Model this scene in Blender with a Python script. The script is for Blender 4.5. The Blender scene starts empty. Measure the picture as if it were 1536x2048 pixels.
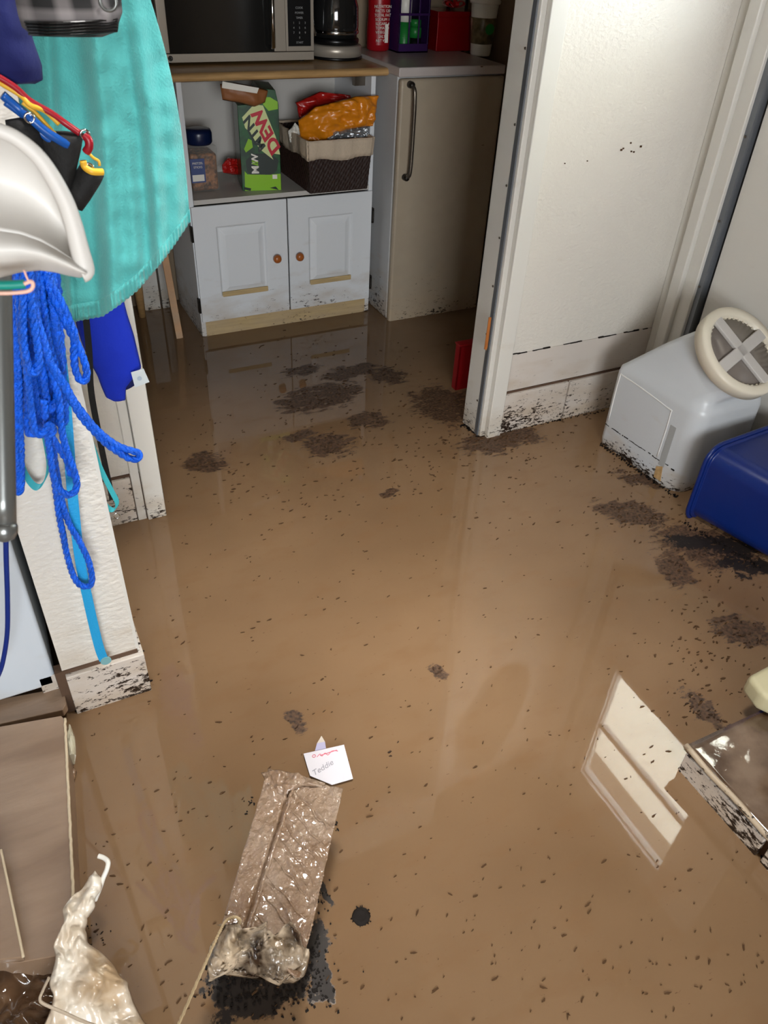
import bpy, bmesh, math, random
from mathutils import Vector, Matrix, noise
random.seed(7)
scn = bpy.context.scene
COL = scn.collection

# ------------------------------------------------------------------ camera
FP, CX, CY, H = 1545.0, 768.0, 1024.0, 1.35
def _basis():
    nad = Vector((655-CX, 3007-CY, FP)).normalized()
    x = Vector((4490-CX, 29-CY, FP)); x = (x - nad*x.dot(nad)).normalized()
    z = -nad
    return x, z.cross(x), z
BX, BY, BZ = _basis()
R = Matrix((BX, BY, BZ))                       # world = R @ camera(x right, y down, z forward)
cd = bpy.data.cameras.new('camera'); cam = bpy.data.objects.new('camera', cd); COL.objects.link(cam)
rt, dn, fw = R.col[0], R.col[1], R.col[2]
M = Matrix((rt, -dn, -fw)).transposed().to_4x4(); M.translation = (0, 0, H)
cam.matrix_world = M
cd.sensor_fit = 'HORIZONTAL'; cd.sensor_width = 36; cd.lens = FP/1536*36
cd.clip_start = .02
cd.dof.use_dof = True; cd.dof.focus_distance = 2.1; cd.dof.aperture_fstop = 26
scn.camera = cam
scn.view_settings.view_transform = 'Standard'; scn.view_settings.look = 'None'
scn.view_settings.exposure = 0.46; scn.view_settings.gamma = 1; scn.view_settings.use_curve_mapping = False

# ------------------------------------------------------------------ daylight and added fill
w = bpy.data.worlds.new('sky'); scn.world = w; w.use_nodes = True
wn = w.node_tree; bg = wn.nodes['Background']
bg.inputs[0].default_value = (.86, .93, 1, 1); bg.inputs[1].default_value = 20.0
def area(name, loc, rot, sx, sy, power, col=(1, 1, 1), portal=False):
    l = bpy.data.lights.new(name, 'AREA'); l.shape = 'RECTANGLE'; l.size = sx; l.size_y = sy
    l.energy = power; l.color = col
    o = bpy.data.objects.new(name, l); COL.objects.link(o); o.location = loc; o.rotation_euler = rot
    if portal: l.cycles.is_portal = True
    return o
# door glass (right), area lamp for window light behind the photographer, added overhead fill
area('door_portal', (2.04, 1.2, 1.56), (0, math.radians(90), 0), .8, .6, 1, portal=True)
area('window_daylight', (-.4, -2.35, 1.35), (math.radians(86), 0, 0), 1.4, 1.1, 84, (.93, .97, 1))
area('added_overhead_fill', (.5, .86, 2.3), (math.radians(3), math.radians(-3), 0), .26, .26, 5.2, (1, .97, .93)); bpy.data.lights['added_overhead_fill'].spread = 1.15  # added overhead fill to brighten the floor; no fixture belongs there

# ------------------------------------------------------------------ pixel -> point in the place
def ray(px, py): return R @ Vector((px-CX, py-CY, FP))
def F(px, py, z=0.0):
    r = ray(px, py); t = (z-H)/r.z; return Vector((r.x*t, r.y*t, z))
def P(px, py, y):
    r = ray(px, py); t = y/r.y; return Vector((r.x*t, y, H+r.z*t))
def Q(px, py, x):
    r = ray(px, py); t = x/r.x; return Vector((x, r.y*t, H+r.z*t))

# ------------------------------------------------------------------ materials
def srgb(r, g, b):
    f = lambda c: ((c/255+.055)/1.055)**2.4 if c > 10 else c/255/12.92
    return (f(r), f(g), f(b), 1)
def mat(name, col, rough=.5, metal=0, bump=0, bscale=60, spec=.5, coat=0, trans=0, ior=1.45,
        dirt=None, dirtcol=(38, 27, 20), var=.0, vscale=5, aniso=(1, 1, 1), tint=None, sheen=0, bdetail=4, alpha=1, bdist=.004):
    """dirt = (z_top, density) scatters flood-mud streaks up to z_top"""
    m = bpy.data.materials.new(name); m.use_nodes = True; nt = m.node_tree; N = nt.nodes; L = nt.links
    b = N['Principled BSDF']
    c = srgb(*col) if len(col) == 3 else col
    b.inputs['Base Color'].default_value = c; b.inputs['Roughness'].default_value = rough
    b.inputs['Metallic'].default_value = metal; b.inputs['Specular IOR Level'].default_value = spec
    b.inputs['Coat Weight'].default_value = coat; b.inputs['Coat Roughness'].default_value = .08
    b.inputs['Transmission Weight'].default_value = trans; b.inputs['IOR'].default_value = ior
    if sheen: b.inputs['Sheen Weight'].default_value = sheen
    if alpha < 1: b.inputs['Alpha'].default_value = alpha
    geo = N.new('ShaderNodeNewGeometry'); out = None
    mp = N.new('ShaderNodeMapping'); mp.inputs['Scale'].default_value = aniso
    L.new(geo.outputs['Position'], mp.inputs['Vector'])
    if bump:
        n = N.new('ShaderNodeTexNoise'); n.inputs['Scale'].default_value = bscale; n.inputs['Detail'].default_value = bdetail
        L.new(mp.outputs[0], n.inputs['Vector'])
        bp = N.new('ShaderNodeBump'); bp.inputs['Strength'].default_value = bump; bp.inputs['Distance'].default_value = bdist
        L.new(n.outputs['Fac'], bp.inputs['Height']); L.new(bp.outputs[0], b.inputs['Normal'])
    if var:
        n = N.new('ShaderNodeTexNoise'); n.inputs['Scale'].default_value = vscale; n.inputs['Detail'].default_value = 5
        L.new(mp.outputs[0], n.inputs['Vector'])
        mr = N.new('ShaderNodeMapRange'); mr.inputs[1].default_value = .35; mr.inputs[2].default_value = .65
        L.new(n.outputs['Fac'], mr.inputs[0])
        mx = N.new('ShaderNodeMix'); mx.data_type = 'RGBA'
        c2 = srgb(*tint) if tint else tuple([max(0, k*(1-var)) for k in c[:3]])+(1,)
        mx.inputs['A'].default_value = c; mx.inputs['B'].default_value = c2
        L.new(mr.outputs[0], mx.inputs['Factor']); out = mx.outputs['Result']
    if dirt:
        zt, dens = dirt
        mp2 = N.new('ShaderNodeMapping'); mp2.inputs['Scale'].default_value = (1, 1, 2.6)
        L.new(geo.outputs['Position'], mp2.inputs['Vector'])
        n = N.new('ShaderNodeTexNoise'); n.inputs['Scale'].default_value = 52; n.inputs['Detail'].default_value = 9; n.inputs['Roughness'].default_value = .74
        L.new(mp2.outputs[0], n.inputs['Vector'])
        nb = N.new('ShaderNodeTexNoise'); nb.inputs['Scale'].default_value = 7; nb.inputs['Detail'].default_value = 2
        L.new(geo.outputs['Position'], nb.inputs['Vector'])
        sp = N.new('ShaderNodeSeparateXYZ'); L.new(geo.outputs['Position'], sp.inputs[0])
        th = N.new('ShaderNodeMapRange'); th.inputs[1].default_value = 0; th.inputs[2].default_value = zt
        th.inputs[3].default_value = .575-dens*.1; th.inputs[4].default_value = .74; L.new(sp.outputs['Z'], th.inputs[0])
        th.clamp = False
        a = N.new('ShaderNodeMath'); a.operation = 'MULTIPLY_ADD'; a.inputs[1].default_value = .28; a.inputs[2].default_value = -.14
        L.new(nb.outputs['Fac'], a.inputs[0])
        s = N.new('ShaderNodeMath'); s.operation = 'ADD'; L.new(n.outputs['Fac'], s.inputs[0]); L.new(a.outputs[0], s.inputs[1])
        d = N.new('ShaderNodeMath'); d.operation = 'SUBTRACT'; L.new(s.outputs[0], d.inputs[0]); L.new(th.outputs[0], d.inputs[1])
        k = N.new('ShaderNodeMapRange'); k.inputs[1].default_value = 0; k.inputs[2].default_value = .035; L.new(d.outputs[0], k.inputs[0])
        mx = N.new('ShaderNodeMix'); mx.data_type = 'RGBA'
        if out: L.new(out, mx.inputs['A'])
        else: mx.inputs['A'].default_value = c
        # soft tan flood film below the tide line
        nf = N.new('ShaderNodeTexNoise'); nf.inputs['Scale'].default_value = 9; nf.inputs['Detail'].default_value = 6
        L.new(mp2.outputs[0], nf.inputs['Vector'])
        tf = N.new('ShaderNodeMapRange'); tf.inputs[1].default_value = zt*1.1; tf.inputs[2].default_value = 0
        tf.inputs[3].default_value = -.35; tf.inputs[4].default_value = .12; L.new(sp.outputs['Z'], tf.inputs[0])
        ta = N.new('ShaderNodeMath'); ta.operation = 'ADD'; ta.use_clamp = True; L.new(nf.outputs['Fac'], ta.inputs[0]); L.new(tf.outputs[0], ta.inputs[1])
        tb = N.new('ShaderNodeMapRange'); tb.inputs[1].default_value = .3; tb.inputs[2].default_value = .75; tb.inputs[4].default_value = .6
        L.new(ta.outputs[0], tb.inputs[0])
        mf = N.new('ShaderNodeMix'); mf.data_type = 'RGBA'; mf.inputs['B'].default_value = srgb(178, 158, 132)
        if out: L.new(out, mf.inputs['A'])
        else: mf.inputs['A'].default_value = c
        L.new(tb.outputs[0], mf.inputs['Factor']); L.new(mf.outputs['Result'], mx.inputs['A'])
        mx.inputs['B'].default_value = srgb(*dirtcol)
        L.new(k.outputs[0], mx.inputs['Factor']); out = mx.outputs['Result']
    if out: L.new(out, b.inputs['Base Color'])
    return m
WP = (214, 211, 204)
paint = mat('white_trim_paint', WP, .35, dirt=(.16, .6), bump=.1, bscale=30)
texwall = mat('textured_wall_paint', (216, 211, 202), .42, bump=.65, bscale=75, bdetail=2, dirt=(.26, .35), aniso=(1, 1, 1.5))
tilem = mat('white_tile_muddy', (206, 198, 190), .3, dirt=(.3, .9), bump=.1)
groutm = mat('brown_grout', (88, 66, 50), .8, bump=.4)
cabm = mat('cart_white_laminate', (222, 225, 228), .35, dirt=(.24, .55))
cabin = mat('cart_inner_white', (190, 186, 180), .5)
woodm = mat('light_wood', (196, 156, 104), .35, var=.25, vscale=6, aniso=(1.5, 14, 14), coat=.2)
kickm = mat('raw_wood_kick', (196, 170, 122), .6, var=.2, vscale=8, aniso=(1, 8, 10), dirt=(.2, .1))
knobm = mat('wood_knob', (166, 92, 38), .35, coat=.3)
hingem = mat('dark_hinge', (40, 36, 32), .4, metal=.6)
fridgem = mat('cream_fridge_enamel', (170, 156, 136), .42, dirt=(.26, .4), var=.04, vscale=20)
fridgew = mat('pale_fridge_side', (190, 190, 190), .4, dirt=(.26, .6))
steel = mat('brushed_steel', (176, 166, 152), .32, metal=.35, bump=.05, bscale=200, aniso=(1, 1, 20))
chrome = mat('chrome', (200, 200, 200), .12, metal=1)
darkmetal = mat('dark_pewter', (112, 104, 94), .28, metal=.8)
black = mat('black_plastic', (14, 14, 15), .3)
blackglass = mat('black_door_glass', (26, 26, 25), .12, spec=.6)
blackfab = mat('black_foam', (18, 18, 18), .75, bump=.3, bscale=200)
redtin = mat('red_tin', (150, 8, 18), .25, metal=.3, coat=.5)
redbow = mat('red_bow', (170, 20, 24), .4)
redpl = mat('red_plastic', (150, 14, 24), .35)
purple = mat('purple_plastic', (52, 24, 76), .35)
greenp = mat('green_paint', (30, 120, 50), .4)
whitep = mat('white_plastic', (226, 222, 212), .35)
tealm = mat('teal_cloth', (84, 176, 174), .9, bump=.5, bscale=260, var=.04, vscale=22, sheen=.2)
royal = mat('royal_blue_cloth', (14, 48, 196), .85, bump=.3, bscale=200)
navym = mat('navy_cloth', (12, 22, 84), .85, bump=.3, bscale=120)
ropem = mat('blue_braided_rope', (8, 100, 236), .3, bump=.8, bscale=420, var=.35, vscale=90)
cyanm = mat('cyan_strap', (30, 156, 214), .55, bump=.3, bscale=300)
turqm = mat('turquoise_strap', (52, 160, 170), .55)
jugm = mat('translucent_white_plastic', (198, 202, 206), .3, dirt=(.085, 1.0), bump=.03)
jugrib = mat('jug_moulding_plastic', (222, 222, 220), .35)
lidm = mat('cream_lid_plastic', (222, 214, 196), .35)
lidin = mat('grey_clear_lid', (118, 110, 104), .25, coat=.4)
binm = mat('blue_bin_plastic', (10, 36, 104), .28, bump=.03, bscale=200)
mudbox = mat('wet_mud_plastic', (156, 134, 114), .12, bump=1, bscale=110, bdist=.006, coat=.8, var=.2, vscale=12, tint=(128, 100, 76))
mudcard = mat('wet_muddy_cardboard', (150, 126, 104), .32, bump=.15, bscale=20, coat=.4, var=.3, vscale=3, aniso=(1, 5, 1), tint=(122, 98, 77))
cardedge = mat('cardboard_edge', (196, 178, 150), .45, bump=.5, bscale=80)
silt = mat('black_silt', (24, 18, 14), .7, spec=.25, bump=.6, bscale=60)
fleckm = mat('mud_fleck', (80, 58, 38), .8, bump=.5, bscale=80, spec=.15)
scumm = mat('mud_scum', (72, 54, 40), .8, spec=.2, bump=.8, bscale=90, var=.4, vscale=50)
sheenm = mat('wet_grey_plastic', (168, 160, 156), .08, coat=1, bump=1.0, bscale=22, metal=.2)
bagm = mat('white_bag_film', (222, 214, 200), .28, bump=.35, bscale=25, var=.25, vscale=14, tint=(176, 150, 118), coat=.3)
orange = mat('orange_foil', (214, 128, 22), .3, coat=.4, bump=.4, bscale=30)
redfoil = mat('red_foil', (170, 26, 22), .3, coat=.4, bump=.4, bscale=30)
greyfoil = mat('silver_foil', (160, 164, 168), .3, metal=.7, bump=.5, bscale=40)
brownbag = mat('brown_kraft', (140, 88, 50), .5, bump=.4, bscale=30)
wicker = mat('dark_brown_weave', (44, 26, 20), .6, bump=.6, bscale=60)
creamcloth = mat('cream_liner_cloth', (196, 178, 156), .9, bump=.3, bscale=150)
clearp = mat('clear_jar_plastic', (225, 222, 215), .06, spec=.9, coat=1, alpha=.12)
pretzel = mat('brown_pretzels', (160, 104, 60), .5, bump=1, bscale=60, var=.5, vscale=70, tint=(60, 34, 18))
bluelid = mat('navy_lid', (12, 26, 62), .3)
glassm = mat('clear_glass', (240, 245, 245), .03, trans=1, ior=1.1)
paperm = mat('white_paper', (214, 210, 216), .6)
pinkink = mat('pink_ink', (222, 110, 130), .6); greyink = mat('grey_ink', (150, 148, 156), .6)
dewgreen = mat('carton_green', (18, 92, 44), .35, var=.5, vscale=24, tint=(8, 52, 34), coat=.3)
lime = mat('carton_lime', (134, 190, 28), .35, coat=.3)
dewred = mat('carton_red', (186, 16, 44), .35); dewwhite = mat('carton_white', (226, 226, 214), .35)
dewblack = mat('carton_dark', (14, 34, 28), .35)
labelb = mat('blue_label', (70, 84, 130), .4)
yellowm = mat('yellow_tube', (228, 176, 52), .4); redtube = mat('red_tube', (150, 20, 34), .35); bluetube = mat('blue_tube', (20, 80, 160), .3)
greytube = mat('grey_metal_tube', (112, 114, 112), .28, metal=.6)
galv = mat('grey_metal_strip', (120, 124, 130), .4, metal=.5)
cord = mat('navy_cord', (12, 40, 120), .4)
shellm = mat('white_shell_plastic', (206, 202, 196), .45)
appl = mat('white_appliance_enamel', (206, 214, 222), .3, dirt=(.125, .7))
ceilm = mat('ceiling_paint', (120, 108, 94), .9); wallm = mat('wall_paint', (140, 122, 100), .8)
barewood = mat('bare_orange_wood', (176, 104, 44), .6, var=.3, vscale=30, aniso=(6, 6, 1))
twinem = mat('pale_twine', (182, 160, 124), .7)
creamobj = mat('cream_plastic', (190, 182, 148), .4)
soffitm = mat('porch_soffit_paint', (235, 225, 205), .8)

def plaid():
    m = mat('grey_plaid_cloth', (60, 58, 58), .9); nt = m.node_tree; N = nt.nodes; L = nt.links
    b = N['Principled BSDF']; g = N.new('ShaderNodeNewGeometry'); s = N.new('ShaderNodeSeparateXYZ'); L.new(g.outputs['Position'], s.inputs[0])
    fs = []
    for ax, k in (('X', 190), ('Z', 260)):
        a = N.new('ShaderNodeMath'); a.operation = 'MULTIPLY'; a.inputs[1].default_value = k; L.new(s.outputs[ax], a.inputs[0])
        c = N.new('ShaderNodeMath'); c.operation = 'SINE'; L.new(a.outputs[0], c.inputs[0])
        d = N.new('ShaderNodeMapRange'); d.inputs[1].default_value = -.2; d.inputs[2].default_value = .8; L.new(c.outputs[0], d.inputs[0]); fs.append(d)
    m_ = N.new('ShaderNodeMath'); m_.operation = 'MULTIPLY_ADD'; m_.inputs[1].default_value = .45; L.new(fs[0].outputs[0], m_.inputs[0]); 
    q = N.new('ShaderNodeMath'); q.operation = 'MULTIPLY'; q.inputs[1].default_value = .5; L.new(fs[1].outputs[0], q.inputs[0]); L.new(q.outputs[0], m_.inputs[2])
    r = N.new('ShaderNodeValToRGB'); r.color_ramp.elements[0].color = srgb(14, 13, 14); r.color_ramp.elements[1].color = srgb(128, 122, 122)
    L.new(m_.outputs[0], r.inputs[0]); L.new(r.outputs[0], b.inputs['Base Color']); return m
plaidm = plaid()

def water_mat():
    m = bpy.data.materials.new('muddy_flood_water'); m.use_nodes = True; nt = m.node_tree; N = nt.nodes; L = nt.links
    b = N['Principled BSDF']; b.inputs['Roughness'].default_value = .025; b.inputs['IOR'].default_value = 1.45
    g = N.new('ShaderNodeNewGeometry')
    def nz(scale, det, sc=(1, 1, 1), rough=.5):
        mp = N.new('ShaderNodeMapping'); mp.inputs['Scale'].default_value = sc; L.new(g.outputs['Position'], mp.inputs[0])
        n = N.new('ShaderNodeTexNoise'); n.inputs['Scale'].default_value = scale; n.inputs['Detail'].default_value = det; n.inputs['Roughness'].default_value = rough
        L.new(mp.outputs[0], n.inputs[0]); return n.outputs['Fac']
    def mr(v, a, c, d=0, e=1):
        k = N.new('ShaderNodeMapRange'); k.inputs[1].default_value = a; k.inputs[2].default_value = c; k.inputs[3].default_value = d; k.inputs[4].default_value = e
        L.new(v, k.inputs[0]); return k.outputs[0]
    def mix(fac, A, B):
        x = N.new('ShaderNodeMix'); x.data_type = 'RGBA'; L.new(fac, x.inputs['Factor'])
        for s, v in (('A', A), ('B', B)):
            if isinstance(v, tuple): x.inputs[s].default_value = v
            else: L.new(v, x.inputs[s])
        return x.outputs['Result']
    c = mix(mr(nz(1.6, 3), .35, .65), srgb(132, 105, 78), srgb(116, 91, 66))
    c = mix(mr(nz(9, 5, (1, 2, 1)), .52, .75, 0, .35), c, srgb(120, 88, 58))
    c = mix(mr(nz(70, 4, (.7, 2, 1), .7), .665, .70, 0, .7), c, srgb(78, 54, 36))
    wn_ = N.new('ShaderNodeTexNoise'); wn_.inputs['Scale'].default_value = 16; wn_.inputs['Detail'].default_value = 3; L.new(g.outputs['Position'], wn_.inputs[0])
    w1 = N.new('ShaderNodeVectorMath'); w1.operation = 'MULTIPLY_ADD'; L.new(wn_.outputs['Color'], w1.inputs[0]); w1.inputs[1].default_value = (.09, .09, 0); L.new(g.outputs['Position'], w1.inputs[2])
    w2 = N.new('ShaderNodeVectorMath'); w2.operation = 'SUBTRACT'; L.new(w1.outputs[0], w2.inputs[0]); w2.inputs[1].default_value = (.045, .045, 0); warp = w2.outputs[0]
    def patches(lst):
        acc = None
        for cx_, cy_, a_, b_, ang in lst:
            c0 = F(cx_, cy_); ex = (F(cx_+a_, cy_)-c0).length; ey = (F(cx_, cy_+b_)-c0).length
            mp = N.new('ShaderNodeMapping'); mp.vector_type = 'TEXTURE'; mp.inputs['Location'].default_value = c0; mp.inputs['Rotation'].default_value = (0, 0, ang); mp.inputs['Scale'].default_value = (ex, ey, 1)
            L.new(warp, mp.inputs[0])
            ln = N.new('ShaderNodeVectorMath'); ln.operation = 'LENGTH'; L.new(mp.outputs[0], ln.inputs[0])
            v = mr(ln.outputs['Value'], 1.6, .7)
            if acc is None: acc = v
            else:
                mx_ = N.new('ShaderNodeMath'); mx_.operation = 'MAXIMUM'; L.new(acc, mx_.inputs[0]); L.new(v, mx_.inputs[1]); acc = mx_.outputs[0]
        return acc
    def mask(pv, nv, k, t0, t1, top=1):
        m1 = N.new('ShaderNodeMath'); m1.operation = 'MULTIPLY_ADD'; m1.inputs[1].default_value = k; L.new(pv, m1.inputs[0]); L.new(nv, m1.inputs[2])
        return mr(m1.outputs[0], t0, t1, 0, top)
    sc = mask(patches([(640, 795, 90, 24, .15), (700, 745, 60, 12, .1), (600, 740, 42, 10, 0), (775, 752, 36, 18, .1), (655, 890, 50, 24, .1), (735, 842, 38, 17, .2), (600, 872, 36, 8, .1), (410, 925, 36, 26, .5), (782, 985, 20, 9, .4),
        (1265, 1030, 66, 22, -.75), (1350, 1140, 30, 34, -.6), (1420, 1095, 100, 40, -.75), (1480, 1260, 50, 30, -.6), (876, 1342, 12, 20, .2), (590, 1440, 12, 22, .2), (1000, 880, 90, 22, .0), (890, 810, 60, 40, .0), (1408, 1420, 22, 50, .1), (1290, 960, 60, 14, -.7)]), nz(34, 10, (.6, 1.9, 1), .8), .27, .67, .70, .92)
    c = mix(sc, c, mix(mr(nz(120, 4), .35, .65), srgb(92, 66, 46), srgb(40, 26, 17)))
    silt_shade = mask(patches([(540, 1985, 100, 40, .0), (620, 1900, 36, 70, -.2), (470, 1960, 60, 36, 0), (1430, 1090, 90, 18, -.55), (1500, 1132, 60, 16, -.55), (655, 1790, 10, 30, .2), (640, 1950, 26, 40, .0)]), nz(60, 9, (1, 1, 1), .7), .42, .72, .80, .96)  # feathery silt by the carton, plus shade painted beneath carton and bin
    c = mix(silt_shade, c, srgb(22, 16, 12))
    rg = N.new('ShaderNodeMath'); rg.operation = 'MAXIMUM'; L.new(sc, rg.inputs[0]); L.new(silt_shade, rg.inputs[1])
    L.new(mr(rg.outputs[0], 0, 1, .025, .6), b.inputs['Roughness'])
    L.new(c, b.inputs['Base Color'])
    bp = N.new('ShaderNodeBump'); bp.inputs['Strength'].default_value = .02; bp.inputs['Distance'].default_value = .01
    L.new(nz(3, 2), bp.inputs['Height']); L.new(bp.outputs[0], b.inputs['Normal'])
    return m
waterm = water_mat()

# ------------------------------------------------------------------ object helpers
def link(name, bm, m, parent=None, smooth=False, bevel=0, seg=2):
    bmesh.ops.recalc_face_normals(bm, faces=bm.faces)
    me = bpy.data.meshes.new(name); bm.to_mesh(me); bm.free()
    ms = m if isinstance(m, (list, tuple)) else [m]
    for q in ms: me.materials.append(q)
    if smooth:
        for p in me.polygons: p.use_smooth = True
    o = bpy.data.objects.new(name, me); COL.objects.link(o)
    if bevel:
        b = o.modifiers.new('bevel', 'BEVEL'); b.width = bevel; b.segments = seg; b.limit_method = 'ANGLE'
        for p in me.polygons: p.use_smooth = True
        o.modifiers.new('wn', 'WEIGHTED_NORMAL').keep_sharp = True
    if parent: o.parent = parent; o.matrix_parent_inverse = parent.matrix_world.inverted() if parent.type != 'EMPTY' else Matrix.Translation(-parent.location)
    return o
def tag(o, label=None, cat=None, group=None, kind=None):
    if label: o['label'] = label
    if cat: o['category'] = cat
    if group: o['group'] = group
    if kind: o['kind'] = kind
    return o
def thing(name, label, cat, loc=(0, 0, 0), group=None):
    o = bpy.data.objects.new(name, None); COL.objects.link(o); o.location = loc; o.empty_display_size = .05
    return tag(o, label, cat, group)
def struct(name, bm, m, **k): return tag(link(name, bm, m, **k), kind='structure')
def B(): return bmesh.new()
def box(bm, x0, x1, y0, y1, z0, z1, mi=0):
    v = [bm.verts.new((x, y, z)) for z in (z0, z1) for y in (y0, y1) for x in (x0, x1)]
    for f in ((0, 1, 3, 2), (4, 5, 7, 6), (0, 1, 5, 4), (2, 3, 7, 6), (0, 2, 6, 4), (1, 3, 7, 5)):
        bm.faces.new([v[i] for i in f]).material_index = mi
    return bm
def prism(bm, pts, vec, mi=0):
    vec = Vector(vec); a = [bm.verts.new(p) for p in pts]; b = [bm.verts.new(Vector(p)+vec) for p in pts]
    bm.faces.new(a).material_index = mi; bm.faces.new(b[::-1]).material_index = mi
    n = len(pts)
    for i in range(n): bm.faces.new((a[i], a[(i+1) % n], b[(i+1) % n], b[i])).material_index = mi
    return bm
def smoothpath(pts, k=6, closed=False):
    pts = [Vector(p) for p in pts]; n = len(pts); out = []
    for i in range(n if closed else n-1):
        if closed: p0, p1, p2, p3 = pts[i-1], pts[i], pts[(i+1) % n], pts[(i+2) % n]
        else: p0, p1, p2, p3 = pts[max(i-1, 0)], pts[i], pts[i+1], pts[min(i+2, n-1)]
        for j in range(k):
            t = j/k
            out.append(.5*((2*p1)+(p2-p0)*t+(2*p0-5*p1+4*p2-p3)*t*t+(3*p1-p0-3*p2+p3)*t**3))
    if not closed: out.append(pts[-1])
    return out
def frames(path, closed=False):
    n = len(path); T = []
    for i in range(n):
        a = path[i-1] if (i or closed) else path[0]; b = path[(i+1) % n] if (i < n-1 or closed) else path[-1]
        T.append((b-a).normalized())
    N0 = T[0].orthogonal().normalized(); Ns = [N0]
    for i in range(1, n):
        v = Ns[-1]-T[i]*Ns[-1].dot(T[i]); Ns.append(v.normalized() if v.length > 1e-6 else T[i].orthogonal().normalized())
    return T, Ns
def tube(bm, path, r, seg=10, closed=False, mi=0):
    T, Ns = frames(path, closed); rings = []; n = len(path)
    for i, p in enumerate(path):
        rr = r(i/(n-1)) if callable(r) else r
        b = T[i].cross(Ns[i]); rings.append([bm.verts.new(p+(Ns[i]*math.cos(a)+b*math.sin(a))*rr) for a in [2*math.pi*k/seg for k in range(seg)]])
    for i in range(n if closed else n-1):
        A, C = rings[i], rings[(i+1) % n]
        for k in range(seg): bm.faces.new((A[k], A[(k+1) % seg], C[(k+1) % seg], C[k])).material_index = mi
    if not closed: bm.faces.new(rings[0][::-1]).material_index = mi; bm.faces.new(rings[-1]).material_index = mi
    return bm
def rope(bm, pts, r, k=10, pitch=.035):
    path = smoothpath(pts, k); T, Ns = frames(path); acc = 0; ph = [0]
    for i in range(1, len(path)): acc += (path[i]-path[i-1]).length; ph.append(acc/pitch*2*math.pi)
    for s in range(3):
        q = [p+(Ns[i]*math.cos(ph[i]+s*2.094)+T[i].cross(Ns[i])*math.sin(ph[i]+s*2.094))*r*.5 for i, p in enumerate(path)]
        tube(bm, q, r*.62, 6)
def ribbon(bm, pts, wvec, width, th=.0015, k=6):
    path = smoothpath(pts, k); w_ = Vector(wvec).normalized()*width/2; n = len(path); T, _ = frames(path); rows = []
    for i, p in enumerate(path):
        nn = T[i].cross(w_).normalized()*th
        rows.append([bm.verts.new(p-w_+nn), bm.verts.new(p+w_+nn), bm.verts.new(p+w_-nn), bm.verts.new(p-w_-nn)])
    for i in range(n-1):
        for a in range(4): bm.faces.new((rows[i][a], rows[i][(a+1) % 4], rows[i+1][(a+1) % 4], rows[i+1][a]))
    bm.faces.new(rows[0]); bm.faces.new(rows[-1][::-1]); return bm
def lathe(bm, c, prof, seg=32, axis=(0, 0, 1), mi=0, cap=True):
    ax = Vector(axis).normalized(); u = ax.orthogonal().normalized(); v = ax.cross(u); c = Vector(c); rings = []
    for r, h in prof: rings.append([bm.verts.new(c+ax*h+(u*math.cos(a)+v*math.sin(a))*r) for a in [2*math.pi*k/seg for k in range(seg)]])
    for A, C in zip(rings, rings[1:]):
        for k in range(seg): bm.faces.new((A[k], A[(k+1) % seg], C[(k+1) % seg], C[k])).material_index = mi
    if cap: bm.faces.new(rings[0][::-1]).material_index = mi; bm.faces.new(rings[-1]).material_index = mi
    return bm
def grid(bm, fn, nu, nv, th=None, mi=0):
    """fn(u,v)->point; th vector gives real thickness"""
    A = [[bm.verts.new(fn(i/nu, j/nv)) for i in range(nu+1)] for j in range(nv+1)]
    for j in range(nv):
        for i in range(nu): bm.faces.new((A[j][i], A[j][i+1], A[j+1][i+1], A[j+1][i])).material_index = mi
    if th is not None:
        th = Vector(th); C = [[bm.verts.new(v.co+th) for v in r] for r in A]
        for j in range(nv):
            for i in range(nu): bm.faces.new((C[j][i+1], C[j][i], C[j+1][i], C[j+1][i+1])).material_index = mi
        for j in range(nv):
            bm.faces.new((A[j][0], A[j+1][0], C[j+1][0], C[j][0])); bm.faces.new((A[j+1][-1], A[j][-1], C[j][-1], C[j+1][-1]))
        for i in range(nu):
            bm.faces.new((A[0][i+1], A[0][i], C[0][i], C[0][i+1])); bm.faces.new((A[-1][i], A[-1][i+1], C[-1][i+1], C[-1][i]))
    return bm
def lerp(a, b, t): return a+(b-a)*t
def pl(pts, t):
    """piecewise linear through points, t 0..1"""
    n = len(pts)-1; s = min(max(t, 0), 1)*n; i = min(int(s), n-1); a, b = pts[i], pts[i+1]
    return [x+(y-x)*(s-i) for x, y in zip(a, b)]
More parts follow.
